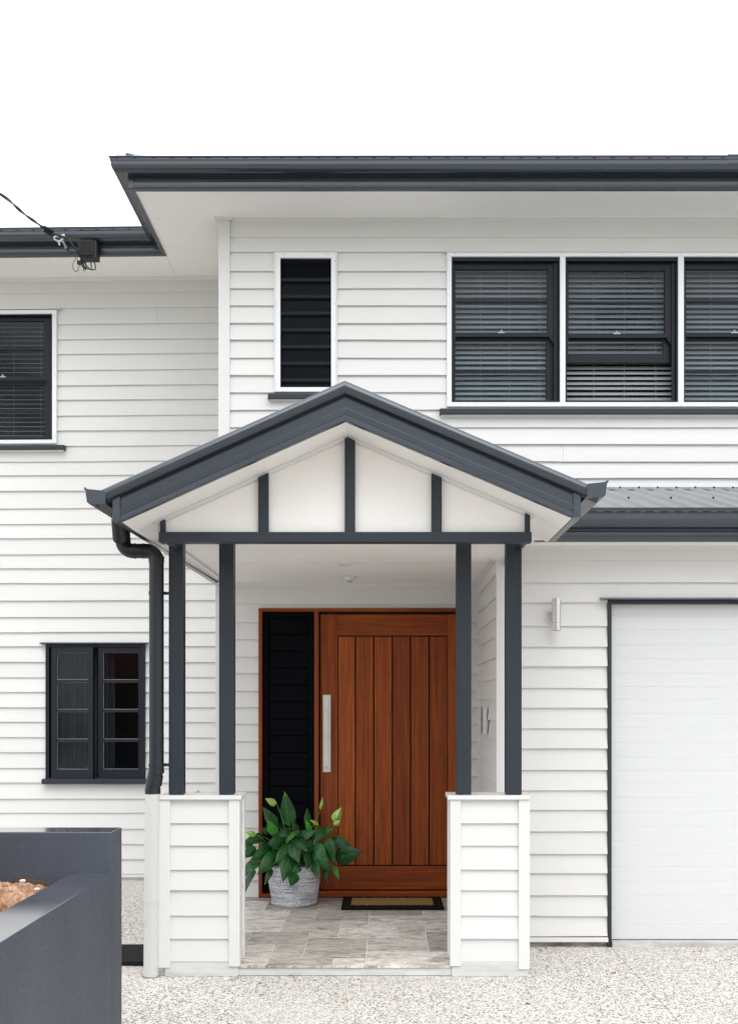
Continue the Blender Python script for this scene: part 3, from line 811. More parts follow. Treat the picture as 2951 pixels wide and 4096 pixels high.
def sill(x0, x1, d, ytop, ybot, ymould, out=0.075, parent=None):
    b = MB()
    zt_, zb3 = Z(ytop, d - out), Z(ybot, d - out)
    b.prism([(0.0, zt_ + 0.008), (out, zt_), (out, zb3), (out - 0.01, zb3 - 0.003), (0.0, zb3)], lambda a, c, x: sag(x, d - a, c), x0, x1)
    s = b.build('window_sill', M['dark_timber_h'], parent or house, 0.003)
    b = MB()
    zm = Z(ymould, d - 0.04)
    b.prism([(0, zb3 - 0.001), (out - 0.02, zb3 - 0.001), (out - 0.03, zb3 - 0.012), (0.030, zm + 0.008), (0.022, zm), (0, zm)], lambda a, c, x: sag(x, d - a, c), x0 + 0.012, x1 - 0.012)
    b.build('sill_moulding', M['trim'], s, 0.002)
    return s
sill(X(1759, dM - .075), X(3215, dM), dM, 1633, 1655, 1670)
b = MB(); b.box(X(1770, dM), X(3215, dM), dM - 0.05, dM, Z(1016, dM), Z(1013.5, dM)); b.build('window_flashing', M['trim'], house)

# ---- small louvre window
b = MB()
ring(b, SW['x0'], SW['x1'], Z(1573, dM), Z(1012, dM), 0.016, 0.016, dM - 0.032, dM + 0.05)
win = b.build('window', M['trim'], house, 0.002, label='tall narrow louvre window above the porch gable')
b = MB()
ring(b, X(1104.7, dM), X(1343.3, dM), Z(1572, dM), Z(1020.7, dM), 0.038, 0.038, dM - 0.042, dM - 0.012)
for px, py in ((1107, 1050), (1340, 1052), (1106, 1222), (1339, 1221), (1106, 1360), (1339, 1363), (1105, 1543), (1137, 1023), (1311, 1023), (1133, 1570)):
    b.lathe([(0.004, 0), (0.004, -0.003)], (X(px, dM), dM - 0.042, Z(py, dM)), 8, 1, 'y')
b.build('screen_frame', [M['white_metal'], M['brass']], win, 0.002)
b = MB()
gx0, gx1 = X(1122, dM), X(1326, dM)
for i in range(8):
    zc = Z(1087 + 66.9 * i, dM)
    b.prism([(0.0, -0.070), (0.004, -0.070), (0.030, 0.078), (0.026, 0.078)], lambda a, c, x: (x, dM + 0.015 + a, zc + c), gx0, gx1)
    b.box(gx0, gx1, dM + 0.010, dM + 0.0145, zc - 0.075, zc - 0.050, 1)
m_ = NT('louvre_edge', 0.4, 0, 0.4); m_.col((0.022, 0.032, 0.034)); M['louvre_edge'] = m_.mat
b.build('louvre_blade', [M['glass_dark'], M['louvre_edge']], win)
b = MB(); b.face([(gx0, dM - 0.006, Z(1556, dM)), (gx1, dM - 0.006, Z(1556, dM)), (gx1, dM - 0.006, Z(1037, dM)), (gx0, dM - 0.006, Z(1037, dM))])
ms = bpy.data.materials.new('fly_screen'); ms.use_nodes = True; t = ms.node_tree
t.nodes.clear(); o_ = t.nodes.new('ShaderNodeOutputMaterial'); mx = t.nodes.new('ShaderNodeMixShader'); mx.inputs[0].default_value = 0.45
tr = t.nodes.new('ShaderNodeBsdfTransparent'); df = t.nodes.new('ShaderNodeBsdfDiffuse'); df.inputs[0].default_value = (0.012, 0.013, 0.018, 1)
t.links.new(tr.outputs[0], mx.inputs[1]); t.links.new(df.outputs[0], mx.inputs[2]); t.links.new(mx.outputs[0], o_.inputs[0])
M['fly'] = ms
b.build('fly_screen', ms, win)
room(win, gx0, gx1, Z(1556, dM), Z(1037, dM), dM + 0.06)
sill(X(1071, dM - .075), X(1376, dM - .075), dM, 1574, 1593, 1606)

# ---- upper left window
xr, xl = X(214.5, dL), X(214.5, dL) - 0.92
wl = sash_window(xl, xr, Z(1252, dL), Z(1756.6, dL), dL - 0.02, (Z(1281, dL), Z(1504, dL)), (Z(1533, dL), Z(1743, dL)), (Z(1504, dL), Z(1519, dL)), tilt=16, pitch=0.0437, mat='blind_dark', right_jamb=0.02)
b = MB()
ring(b, xl - 0.042, X(232, dL), Z(1773, dL), Z(1237, dL), 0.042, 0.037, dL - 0.040, dL + 0.03)
for py in (1261, 1386, 1500, 1612, 1745): b.lathe([(0.004, 0), (0.004, -0.003)], (X(226, dL), dL - 0.040, Z(py, dL)), 8, 1, 'y')
b.warp(sag); b.build('window_surround', [M['white_metal'], M['brass']], house, 0.002)
sill(xl - 0.09, X(257, dL - .075), dL, 1775, 1793, 1801)
b = MB(); b.prism([(0, 0), (0.06, -0.012), (0.06, -0.020), (0, -0.016)], lambda a, c, x: sag(x, dL - a, Z(1227, dL) + c), xl - 0.08, X(246, dL)); b.build('window_flashing', M['trim'], house)

# ---- lower left casement window
d = dL
b = MB()
cx0, cx1, czt, czb = CA['x0'], CA['x1'], Z(2578, d), Z(3117, d)
ring(b, cx0, cx1, czb, czt, 0.034, 0.028, d - 0.045, d + 0.09, 0, 0.02)
casement = b.build('window', M['sash'], house, 0.002, label='charcoal casement window with two four pane sashes, left one ajar')
def casement_sash(px0, px1, gx0, gx1, ajar):
    e = MB()
    x0, x1 = X(px0, d), X(px1, d); g0, g1 = X(gx0, d), X(gx1, d)
    z1, z0 = czt - 0.030, czb + 0.006
    rows = [(2611, 2719), (2729, 2837.5), (2847, 2956), (2965.5, 3076)]
    ya, yb3 = d - 0.030, d + 0.008
    e.box(x0, g0, ya, yb3, z0, z1); e.box(g1, x1, ya, yb3, z0, z1)
    edges = [z1] + [v for r in rows for v in (Z(r[0], d), Z(r[1], d))] + [z0]
    for k in range(0, len(edges), 2): e.box(g0, g1, ya + (0.001 if k in (0, 8) else 0.005), yb3 - .001, edges[k + 1], edges[k])
    for r in rows:                                                     # pale putty line inside every pane
        za, zc = Z(r[0], d), Z(r[1], d); q = 0.003; yp = d - 0.013
        e.box(g0, g0 + q, yp, yp + .002, zc, za, 1); e.box(g1 - q, g1, yp, yp + .002, zc, za, 1)
        e.box(g0 + q, g1 - q, yp, yp + .002, zc, zc + q, 1); e.box(g0 + q, g1 - q, yp, yp + .002, za - q * .6, za, 1)
    p = MB()
    for r in rows:
        p.face([(g0, d - 0.011, Z(r[1], d)), (g1, d - 0.011, Z(r[1], d)), (g1, d - 0.011, Z(r[0], d)), (g0, d - 0.011, Z(r[0], d))])
    if ajar:
        def sw(x, y, z):
            t = R(-7); dx, dy = x - x0, y - d
            return (x0 + dx * math.cos(t) - dy * math.sin(t), d + dx * math.sin(t) + dy * math.cos(t), z)
        e.warp(sw); p.warp(sw)
    putty = NT('putty', 0.7); putty.col((0.42, 0.43, 0.42))
    e.build('sash', [M['sash'], putty.mat], casement, 0.0015)
    p.build('pane', M['glass'], casement)
casement_sash(211, 384, 233, 364, True)
casement_sash(397, 573, 416, 557, False)
b = MB(); b.prism([(0, 0), (0.07, -0.01), (0.07, -0.022), (0.062, -0.022), (0.0, -0.014)], lambda a, c, x: (x, d - a, Z(2568, d) + c), X(168, d), X(598, d)); b.build('window_flashing', M['dark_metal'], casement)
b = MB(); b.prism([(0, 0.006), (0.085, 0), (0.085, -0.046), (0.0, -0.046)], lambda a, c, x: (x, d - a, Z(3117, d - .08) + c), X(167, d - .08), X(600, d)); b.build('window_sill', M['dark_timber_h'], casement, 0.004)
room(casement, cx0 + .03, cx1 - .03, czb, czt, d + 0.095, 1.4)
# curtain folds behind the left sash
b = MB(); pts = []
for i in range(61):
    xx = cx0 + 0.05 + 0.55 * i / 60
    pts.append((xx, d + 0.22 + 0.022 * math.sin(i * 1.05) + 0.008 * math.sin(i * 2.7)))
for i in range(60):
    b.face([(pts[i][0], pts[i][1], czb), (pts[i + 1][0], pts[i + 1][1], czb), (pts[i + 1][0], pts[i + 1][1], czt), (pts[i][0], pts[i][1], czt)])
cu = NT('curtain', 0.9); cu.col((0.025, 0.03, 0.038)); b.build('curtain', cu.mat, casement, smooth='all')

# ================================================================== entry door
yD = dM - 0.02
b = MB()
fx0, fx1, fzt, fzb = DF['x0'], DF['x1'], DF['zt'], DF['zb']
mxl, mxr = X(1258, dM), X(1275, dM)
b.box(X(1050, dM), fx1 - 0.03, yD - 0.0115, yD + 0.12, Z(2447, dM), fzt)
frame = b.build('door_frame', M['wood_h'], house, 0.0015)
for q in ((fx0, X(1050, dM), yD - 0.012, yD + 0.12, fzb + 0.001, fzt), (fx1 - 0.03, fx1, yD - 0.012, yD + 0.12, fzb + 0.001, fzt), (mxl, mxr, yD - 0.012, yD + 0.12, fzb + 0.03, Z(2447, dM))):
    b = MB(); b.box(*q); b.build('door_jamb', M['wood'], frame, 0.0015)
b = MB()
b.box(X(1050, dM), fx1 - 0.03, yD - 0.045, yD + 0.12, fzb + 0.001, fzb + 0.022)
b.box(X(1275, dM), fx1 - 0.03, yD - 0.010, yD + 0.12, fzb + 0.0225, fzb + 0.042)
b.build('door_sill', M['wood_h'], frame, 0.0015)
# sidelight: dark screen over black louvre boards
b = MB()
b.face([(X(1050, dM), yD + 0.06, fzb), (mxl, yD + 0.06, fzb), (mxl, yD + 0.06, Z(2447, dM)), (X(1050, dM), yD + 0.06, Z(2447, dM))])
ring(b, X(1050, dM), mxl, fzb + 0.022, Z(2447, dM), 0.045, 0.05, yD + 0.01, yD + 0.03)
n = 17
for i in range(n):
    za = Z(2472 + i * 67.5, dM); zc = Z(2472 + (i + 1) * 67.5 - 3, dM)
    if zc < fzb + 0.03: zc = fzb + 0.03
    b.prism([(0.036, za), (0.030, zc + 0.004), (0.034, zc), (0.05, zc), (0.05, za)], lambda a, c, x: (x, yD + a, c), X(1050, dM) + 0.045, mxl - 0.045)
b.build('sidelight', M['mesh_screen'], frame, 0.001)
# door leaf
lx0, lx1, lzt, lzb = X(1281, dM), X(1858, dM), Z(2457, dM), Z(3558, dM)
sx0, sx1 = X(1350.9, dM), X(1790.9, dM)
pzt, pzb = Z(2542, dM), Z(3465, dM)
yl = yD + 0.022
b = MB()
b.box(lx0, sx0, yl, yl + 0.04, lzb, lzt); b.box(sx1, lx1, yl, yl + 0.04, lzb, lzt)
gs_ = [1350.9, 1421, 1494.7, 1568.7, 1642, 1716, 1790.9]
for i in range(6):
    b.box(X(gs_[i] + 3.0, dM), X(gs_[i + 1] - 2.6, dM), yl + 0.004, yl + 0.03, pzb + 0.010, pzt - 0.010)
door = b.build('door', M['wood'], house, 0.003, label='red brown timber plank entry door')
for q in ((pzt, lzt), (lzb, pzb)):
    b = MB(); b.box(sx0, sx1, yl + 0.0008, yl + 0.04, *q); b.build('door_rail', M['wood_h'], door, 0.003)
b = MB(); b.box(sx0, sx1, yl + 0.022, yl + 0.038, pzb, pzt); b.box(lx0 - 0.012, lx0 - 0.002, yl + 0.03, yl + 0.06, lzb, lzt)
b.box(lx0 - 0.01, lx1, yl + 0.03, yl + 0.06, lzt + 0.001, lzt + 0.02)
dk = NT('door_groove', 0.8); dk.col((0.012, 0.005, 0.003)); b.build('door_backing', dk.mat, door)
b = MB()
hx0, hx1, hz1, hz0 = X(1291.5, dM), X(1322.5, dM), Z(2779.4, dM), Z(3088.5, dM)
b.box(hx0, hx1, yl - 0.004, yl - 0.0005, hz0, hz1)
b.box(X(1299, dM), X(1313.5, dM), yl - 0.052, yl - 0.034, hz0 + 0.016, hz1 - 0.017)
b.box(X(1301, dM), X(1312, dM), yl - 0.034, yl - 0.004, hz0 + 0.03, hz0 + 0.07); b.box(X(1301, dM), X(1312, dM), yl - 0.034, yl - 0.004, hz1 - 0.07, hz1 - 0.03)
hd = b.build('door_handle', M['steel'], door, 0.0015)
b = MB(); b.lathe([(0.0095, 0), (0.0095, -0.003), (0.007, -0.0035)], (X(1306.3, dM), yl - 0.052, Z(3069, dM)), 18, 0, 'y'); b.box(X(1306.3, dM) - .001, X(1306.3, dM) + .001, yl - .0565, yl - .0553, Z(3072, dM), Z(3066, dM), 1)
b.build('keyhole', [M['brass'], M['black']], door)

# ================================================================== garage door
yG = dG + 0.045
b = MB()
ln = [2412, 2464, 2520, 2577.5, 2635.7, 2694, 2747, 2797.5, 2855, 2912.7, 2971, 3029, 3082, 3132.5, 3190.4, 3248, 3306, 3364.5, 3417, 3467.4, 3525, 3583, 3642, 3699.5, 3757]
gx0, gx1 = X(2443, dG), 6.25
for i in range(len(ln) - 1):
    za, zc = Z(ln[i], yG), Z(ln[i + 1], yG)
    q = 0.0022
    b.prism([(0.0018, za - 0.0), (0.0, za - q), (0.0, zc + q), (0.0018, zc), (0.03, zc), (0.03, za)], lambda a, c, x: (x, yG + a, c), gx0, gx1)
gdm = NT('garage_door_steel', 0.45, 0, 0.4)
g_ = gdm.noise(gdm.co((4, 4, 90)), 1.0, 6, 0.65, 0.3); gdm.col(gdm.ramp(g_, [(0.3, (0.62, 0.625, 0.625)), (0.7, (0.645, 0.65, 0.65))])); gdm.bump(g_, 0.35, 0.0015)
gd = b.build('garage_door', gdm.mat, house, label='white panelled garage door with fine ribs')
b = MB(); b.box(gx0, gx1, yG + 0.004, yG + 0.028, Z(3761, yG), Z(3757, yG) - 0.0005); b.build('door_seal', M['black'], gd)
b = MB()
b.box(X(2428.6, dG - .025), X(2445, dG - .025), dG - 0.025, dG + 0.09, 0.0, Z(2415, dG - .025))
b.box(6.25, 6.32, dG - 0.025, dG + 0.09, 0.0, Z(2415, dG - .025))
b.box(X(2428.6, dG - .025), 6.32, dG - 0.0256, dG + 0.09, Z(2415, dG - .025), Z(2398, dG - .025))
b.build('garage_door_frame', M['dark_timber'], house, 0.002)
b = MB()
b.prism([(0.0, 0.004), (0.055, 0.0), (0.072, -0.003), (0.076, -0.012), (0.068, -0.016), (0.055, -0.010), (0.0, -0.007)], lambda a, c, x: (x, dG - a, Z(2387, dG - .07) - .004 + c), X(2403, dG - .07), 6.36)
b.build('garage_door_flashing', M['dark_metal'], house, 0.001)
b = MB(); b.box(X(2445, dG), 6.25, dG - 0.02, dG + 0.2, -0.1, Z(3763, dG) - .004); b.build('garage_threshold', M['pale_concrete'], house, 0.004)

# ---- garage eave and corrugated roof
gfz = Z(2166, 7.60); gf = 7.60
path = [(1.0, gf), (6.6, gf)]
b = MB(); b.sweep(fascia_prof(gfz, 0.2), path, flat); b.build('fascia', M['dark_metal'], house, 0.0015, smooth=True)
b = MB(); b.sweep(gutter_prof(gfz + 0.085, 0.122), path, flat)
for i in range(60):
    x = 1.06 + i * 0.0938
    if x < 6.5: b.box(x, x + 0.052, gf - 0.1225, gf - 0.118, gfz + 0.085 + 0.092, gfz + 0.085 + 0.098, 1)
b.build('gutter', [M['dark_metal'], M['slot']], house)
b = MB(); b.box(0.86, 6.6, gf + 0.03, dG + 0.05, gfz + 0.008, gfz + 0.016); b.box(0.86, 1.05, 7.215, gf + 0.03, gfz + 0.008, gfz + 0.016)
b.build('soffit', M['soffit'], house)
b = MB()
b.prism([(0, 0), (0.035, 0), (0.018, -0.010), (0.006, -0.018), (0, -0.022)], lambda a, c, x: (x, dG - 0.012 - a, gfz + 0.008 + c), 0.86, 6.4)
b.box(X(1963, dG), 0.859, dG - 0.052, dG - 0.0345, CEIL - 0.016, CEIL + 0.0)
b.build('cornice', M['trim'], house, 0.001)
b = MB()
ya, za = gf - 0.055, gfz + 0.198; yb4, zb4 = dM - 0.02, Z(1957, dM)
ps = 0.156; nx = int((6.6 - 0.2) / ps * 24)
n0 = len(b.v)
for i in range(nx + 1):
    x = 0.2 + (6.6 - 0.2) * i / nx
    fq = (x / ps) % 1.0
    h = 0.016 * max(0.0, min(1.0, (0.30 - abs(fq - 0.5)) / 0.16)) - 0.004
    b.v += [(x, ya, za + h), (x, yb4, zb4 + h)]
for i in range(nx): b.f.append((n0 + 2 * i, n0 + 2 * i + 2, n0 + 2 * i + 3, n0 + 2 * i + 1)); b.m.append(0)
for i in range(38):
    x = 0.234 + i * 0.156
    for t_ in (0.42, 0.955):
        yy = ya + (yb4 - ya) * t_; zz = za + (zb4 - za) * t_
        if t_ > 0.9 or i % 2 == 0: b.lathe([(0.009, 0.004), (0.009, 0.012), (0.005, 0.02)], (x + 0.0, yy, zz + 0.006), 8, 1)
b.build('garage_roof', [paint('roof_sheet', (0.21, 0.22, 0.23), 0.33, 0.06, (1, 1, 1), 0.02), M['slot']], house, smooth=True)
b = MB(); b.prism([(0, 0), (0.02, 0), (0.03, -0.02), (0.16, -0.050), (0.16, -0.056), (0.0, -0.02)], lambda a, c, x: (x, dM - a, Z(1950, dM) + c), 0.2, 6.5); b.build('roof_flashing', M['dark_metal'], house)

# ================================================================== entry porch
dB = D_BARGE
bl, ba, br = (X(483.5, dB), Z(2089, dB)), (X(1381.5, dB), Z(1685.4, dB)), (X(2290, dB), Z(2073, dB))
rake = [bl, ba, br]
def inrake(p, wz): return (p[0], dB - wz, p[1])
SLl = (ba[1] - bl[1]) / (ba[0] - bl[0]); SLr = (ba[1] - br[1]) / (br[0] - ba[0])
def sof_z(x): return ba[1] - (ba[0] - x) * SLl if x < ba[0] else ba[1] - (x - ba[0]) * SLr
# barge: stepped metal fascia
prof = [(0.0, -0.02), (0.0, 0.010), (0.004, 0.016), (0.030, 0.016), (0.031, 0.013), (0.033, 0.016), (0.065, 0.018), (0.067, 0.006), (0.117, 0.008), (0.119, 0.004), (0.16, 0.004), (0.16, -0.02)]
b = MB(); b.sweep(prof, rake, inrake)
b.build('barge_board', M['dark_metal'], house, 0.001)
for xx, zz in ((bl[0] - .02, bl[1]), (br[0] + .02, br[1])):
    b = MB(); b.box(xx - 0.02, xx + 0.02, dB - 0.021, dB + 0.01, zz + 0.002, zz + 0.150)
    b.box(xx - 0.021, xx + 0.021, dB - 0.0225, dB - 0.02, zz + 0.001, zz + 0.055)
    for q in (0.02, 0.125): b.lathe([(0.004, 0), (0.004, -0.004)], (xx, dB - 0.022, zz + q), 8, 0, 'y')
    b.build('barge_end', M['dark_metal'], house, 0.0015)
# rolled capping over the barge
roll = []
for k in range(13):
    t_ = R(-150 + 25 * k * 0.9)
    roll.append((0.167 + 0.036 * math.sin(t_ + R(60)) * 0.95, 0.030 + 0.034 * math.cos(t_ + R(60))))
roll = [(0.124, 0.006), (0.128, 0.030), (0.136, 0.048), (0.148, 0.060), (0.163, 0.065), (0.178, 0.062), (0.190, 0.050), (0.197, 0.032), (0.199, 0.010), (0.199, -0.12), (0.185, -0.12), (0.140, -0.01)]
rk2 = [(bl[0] - 0.075, bl[1] - 0.075 * SLl), ba, (br[0] + 0.075, br[1] - 0.075 * SLr)]
b = MB(); b.sweep(roll, rk2, inrake); b.build('barge_capping', M['dark_metal'], house, smooth=True)
# roof sheets behind the capping, corrugated down the slope
b = MB()
for side in (-1, 1):
    s0 = bl if side < 0 else br
    dx = s0[0] - 0.06 if side < 0 else s0[0] + 0.06
    ny = 200; n0 = len(b.v)
    yend = 9.9 if side < 0 else 9.54
    for i in range(ny + 1):
        y = dB - 0.03 + (yend - dB) * i / ny
        h = 0.008 * math.sin(2 * math.pi * y / 0.076)
        b.v += [(ba[0], y, ba[1] + 0.19 + h), (dx, y, sof_z(dx) + 0.19 + h)]
    for i in range(ny): b.f.append((n0 + 2 * i, n0 + 2 * i + 2, n0 + 2 * i + 3, n0 + 2 * i + 1)); b.m.append(0)
b.tube([(ba[0], dB + 0.03, ba[1] + 0.185), (ba[0], dM, ba[1] + 0.185)], 0.03, 10)
b.build('porch_roof', M['dark_metal'], house, smooth=True)
# raking soffit
b = MB()
th = 0.012
def slab(x0, x1, y0, y1):
    b.prism([(x0, sof_z(x0)), (x1, sof_z(x1)), (x1, sof_z(x1) + th), (x0, sof_z(x0) + th)], lambda a, c, y: (a, y, c), y0, y1)
slab(bl[0] + 0.004, ba[0], dB + 0.02, D_GABLE + 0.02); slab(ba[0], br[0] - 0.004, dB + 0.02, D_GABLE + 0.02)
slab(bl[0] + 0.004, -1.30, D_GABLE + 0.023, 9.6); slab(0.85, br[0] - 0.004, D_GABLE + 0.023, 7.21)
b.face([(0.80, 7.212, gfz + 0.006), (br[0], 7.212, gfz + 0.006), (br[0], 7.212, sof_z(br[0]) + 0.06), (0.80, 7.212, sof_z(0.80) + 0.02)])
b.build('porch_soffit', M['soffit'], house)
# side fascias and gutters of the porch
def skew(p, wz): return (p[0], p[1], wz)
pl = [(bl[0] - 0.016, 9.9), (bl[0] - 0.040, dB + 0.008)]
def fp2(zb): return [(0.0, zb + 0.19), (0.0, zb + 0.06), (0.003, zb + 0.057), (0.0, zb + 0.054), (0.0, zb), (0.038, zb - 0.001), (0.038, zb + 0.03), (0.012, zb + 0.03), (0.012, zb + 0.19)]
pl = [(bl[0] + 0.018, 9.90), (bl[0] - 0.040, dB + 0.0105)]
plg = [(bl[0] + 0.018, 9.90), (bl[0] - 0.042, dB - 0.072)]; prg = [(br[0] + 0.040, dB - 0.072), (br[0] + 0.043, 7.21)]
pr_ = [(br[0] + 0.040, dB + 0.0105), (br[0] + 0.043, 7.21)]
b = MB(); b.sweep(fp2(bl[1] + 0.002), pl, skew); b.build('porch_fascia', M['dark_metal'], house, 0.001)
b = MB(); b.sweep(fp2(br[1] + 0.002), pr_, skew); b.build('porch_fascia', M['dark_metal'], house, 0.001)
def gp2(zb): return [(-0.024, zb + 0.002), (-0.112, zb), (-0.126, zb + 0.012), (-0.131, zb + 0.05), (-0.134, zb + 0.078), (-0.140, zb + 0.080), (-0.143, zb + 0.088), (-0.138, zb + 0.094), (-0.131, zb + 0.090), (-0.126, zb + 0.084), (-0.030, zb + 0.074), (-0.024, zb + 0.064)]
b = MB(); b.sweep(gp2(Z(2017, dB - .07)), plg, skew); b.box(-1.50, -1.478, 9.7, 9.9, 2.79, 2.86); b.build('porch_gutter', M['dark_metal'], house, 0.001)
b = MB(); b.sweep(gp2(Z(1989, dB - .07)), prg, skew); b.build('porch_gutter', M['dark_metal'], house, 0.001)
# gable panel, cover strips and beam
yP = D_GABLE + 0.02
bx0, bx1 = X(634.6, D_GABLE - .03), X(2126, D_GABLE - .03)
bz1, bz0 = Z(2127.3, D_GABLE - .03), Z(2168.3, D_GABLE - .03)
b = MB()
b.prism([(bx0 + 0.02, bz0 + 0.02), (bx1 - 0.02, bz0 + 0.02), (bx1 - 0.02, sof_z(bx1 - 0.02) + 0.01), (ba[0], ba[1] + 0.012), (bx0 + 0.02, sof_z(bx0 + .02) + 0.01)], lambda a, c, y: (a, y, c), yP, yP + 0.012)
gable = b.build('gable_panel', M['panel'], house)
b = MB()
cov = [(0.0, -0.0), (-0.012, -0.001), (-0.020, 0.006), (-0.026, 0.018), (-0.026, 0.03), (0.0, 0.03)]
b = MB()
b.sweep([(-0.001, 0.0), (-0.024, 0.0), (-0.022, 0.010), (-0.014, 0.020), (-0.001, 0.026)], [(bx0 - 0.02, sof_z(bx0 - .02)), ba, (bx1 + 0.02, sof_z(bx1 + .02))], lambda p, wz: (p[0], yP - wz, p[1]))
b.build('gable_cornice', M['trim'], gable, 0.001)
for pa, pb in ((1033, 1074), (1378.6, 1420), (1724.8, 1766.4), (640.7, 661), (2098.9, 2119)):
    xs0, xs1 = X(pa, D_GABLE - .01), X(pb, D_GABLE - .01)
    b = MB(); xm = (xs0 + xs1) / 2
    pts = [(xs0, bz1 - 0.001), (xs1, bz1 - 0.001), (xs1, sof_z(xs1) - 0.014)]
    if xs0 < ba[0] < xs1: pts.append((ba[0], ba[1] - 0.012))
    pts.append((xs0, sof_z(xs0) - 0.014))
    b.prism(pts, lambda a, c, y: (a, y, c), yP - 0.034, yP - 0.0005)
    b.build('gable_strip', M['dark_timber'], gable, 0.002)
b = MB(); b.box(bx0, bx1, D_GABLE - 0.03, D_GABLE + 0.06, bz0, bz1)
b.build('porch_beam', M['dark_timber_h'], house, 0.003)
for q in (bx0, bx1 - 0.018):
    b = MB(); b.box(q, q + 0.018, D_GABLE + 0.061, 7.07 if q < 0 else 7.9, bz0 + 0.02, bz0 + 0.045); b.build('porch_side_trim', M['dark_timber'], house, 0.001)
# flat ceiling and bulkheads
b = MB()
b.box(-1.335, GX0 + 0.02, dG - 0.03, dM, CEIL, CEIL + 0.012); b.box(-1.335, 0.852, D_GABLE + 0.062, dG - 0.031, CEIL, CEIL + 0.012)
b.box(-1.335, -1.300, D_GABLE + 0.062, dM, CEIL + 0.013, 2.80); b.box(0.842, 0.852, D_GABLE + 0.062, 7.21, CEIL + 0.013, 2.86)
b.box(-1.3, GX0, 8.158, 8.163, CEIL - 0.002, CEIL - 0.0002, 1)
b.build('porch_ceiling', [M['soffit'], M['trim']], house)
b = MB()
pq = [(0, 0), (0.032, 0), (0.016, -0.010), (0.006, -0.018), (0, -0.026)]
b.prism(pq, lambda a, c, x: (x, dM - 0.014 - a, CEIL + c), X(868, dM), GX0 - 0.01)
b.prism(pq, lambda a, c, y: (GX0 - 0.002 - a, y, CEIL + c), dG + 0.03, dM - 0.05)
b.prism([(0, 0), (0.03, 0), (0.024, -0.016), (0.0, -0.016)], lambda a, c, y: (-1.337 + a, y, CEIL + c), 7.2, dM - 0.05)
b.build('cornice', M['trim'], house, 0.001)
# posts
for pa, pb in ((675, 733.2), (876, 935), (1824.5, 1884.5), (2022.5, 2086)):
    b = MB(); x0, x1 = X(pa, D_POST), X(pb, D_POST)
    b.box(x0, x1, D_POST, D_POST + 0.09, Z(3178, D_POST), CEIL)
    b.build('porch_post', M['dark_timber'], house, 0.004)
# piers
PT = Z(3182, D_PIER - .02)
def pier(xl, xr, capl, capr, lc, rc, zl_, zr_, inner):
    pd = 0.24
    lines = [3200, 3293, 3383, 3478, 3561.5, 3663, 3755, 3845.4]
    rg = random.Random(int(xl * 100))
    core = MB(); core.box(xl + 0.02, xr - 0.02, D_PIER + 0.02, D_PIER + pd - 0.02, 0.0, PT - 0.03)
    core.box(X(660, 7.06) if xl < 0 else xl + 0.012, xr - 0.012 if xl < 0 else X(2111, 7.06), D_PIER - 0.0012, D_PIER + pd - 0.01, 0.0, Z(3844, D_PIER))
    p = core.build('porch_pier', M['plinth'], house, 0.003)
    o = boards('wall', xl + 0.03, xr - 0.03, zl(lines, D_PIER + .01), front(D_PIER + 0.016), seed=11 + int(inner), proj=0.020)
    o.name = 'pier_cladding'; o.parent = p; o.matrix_parent_inverse = Matrix.Identity(4)
    si = xr - 0.012 if inner > 0 else xl + 0.012
    sgn = 1 if inner > 0 else -1
    o = boards('wall', D_PIER + 0.03, D_PIER + pd - 0.03, zl(lines, D_PIER + .01), lambda uu, z, oo: (si - sgn * 0.004 + sgn * oo * 0.8, uu, z), seed=21, proj=0.016)
    o.name = 'pier_cladding'; o.parent = p; o.matrix_parent_inverse = Matrix.Identity(4)
    c = MB()
    c.box(xl, lc, D_PIER - 0.012, D_PIER + 0.05, zl_, PT - 0.027); c.build('corner_board', M['trim'], p, 0.003)
    c = MB(); c.box(rc, xr, D_PIER - 0.012, D_PIER + 0.05, zr_, PT - 0.027); c.build('corner_board', M['trim'], p, 0.003)
    c = MB()
    if inner > 0: c.box(xr - 0.02, xr + 0.004, D_PIER + pd - 0.05, D_PIER + pd, FZ + .002, PT - 0.027); c.box(xl, xl + 0.02, D_PIER + pd - 0.05, D_PIER + pd, FZ, PT - 0.027)
    else: c.box(xl - 0.004, xl + 0.02, D_PIER + pd - 0.05, D_PIER + pd, FZ + .002, PT - 0.027); c.box(xr - 0.02, xr, D_PIER + pd - 0.05, D_PIER + pd, FZ, PT - 0.027)
    c.build('corner_board', M['trim'], p, 0.003)
    c = MB(); c.box(capl, capr, D_PIER - 0.025, D_PIER + pd + 0.012, PT - 0.026, PT); c.build('pier_cap', M['trim'], p, 0.003)
dP = D_PIER
pier(X(635, dP), X(960, dP), X(637, dP - .025), X(965.5, dP - .025), X(681, dP), X(916, dP), Z(3870, dP), Z(3865, dP), 1)
pier(X(1799, dP), X(2117, dP), X(1790, dP - .025), X(2118.5, dP - .025), X(1842, dP), X(2072.5, dP), Z(3864, dP), Z(3876.5, dP), -1)
# small grey flashing tab behind the left pier
b = MB(); b.prism([(X(778, 7.3), PT), (X(797, 7.3), PT), (X(797, 7.3), PT + 0.016)], lambda a, c, y: (a, y, c), 7.25, 7.30); b.build('pier_flashing', M['pale_concrete'], house)

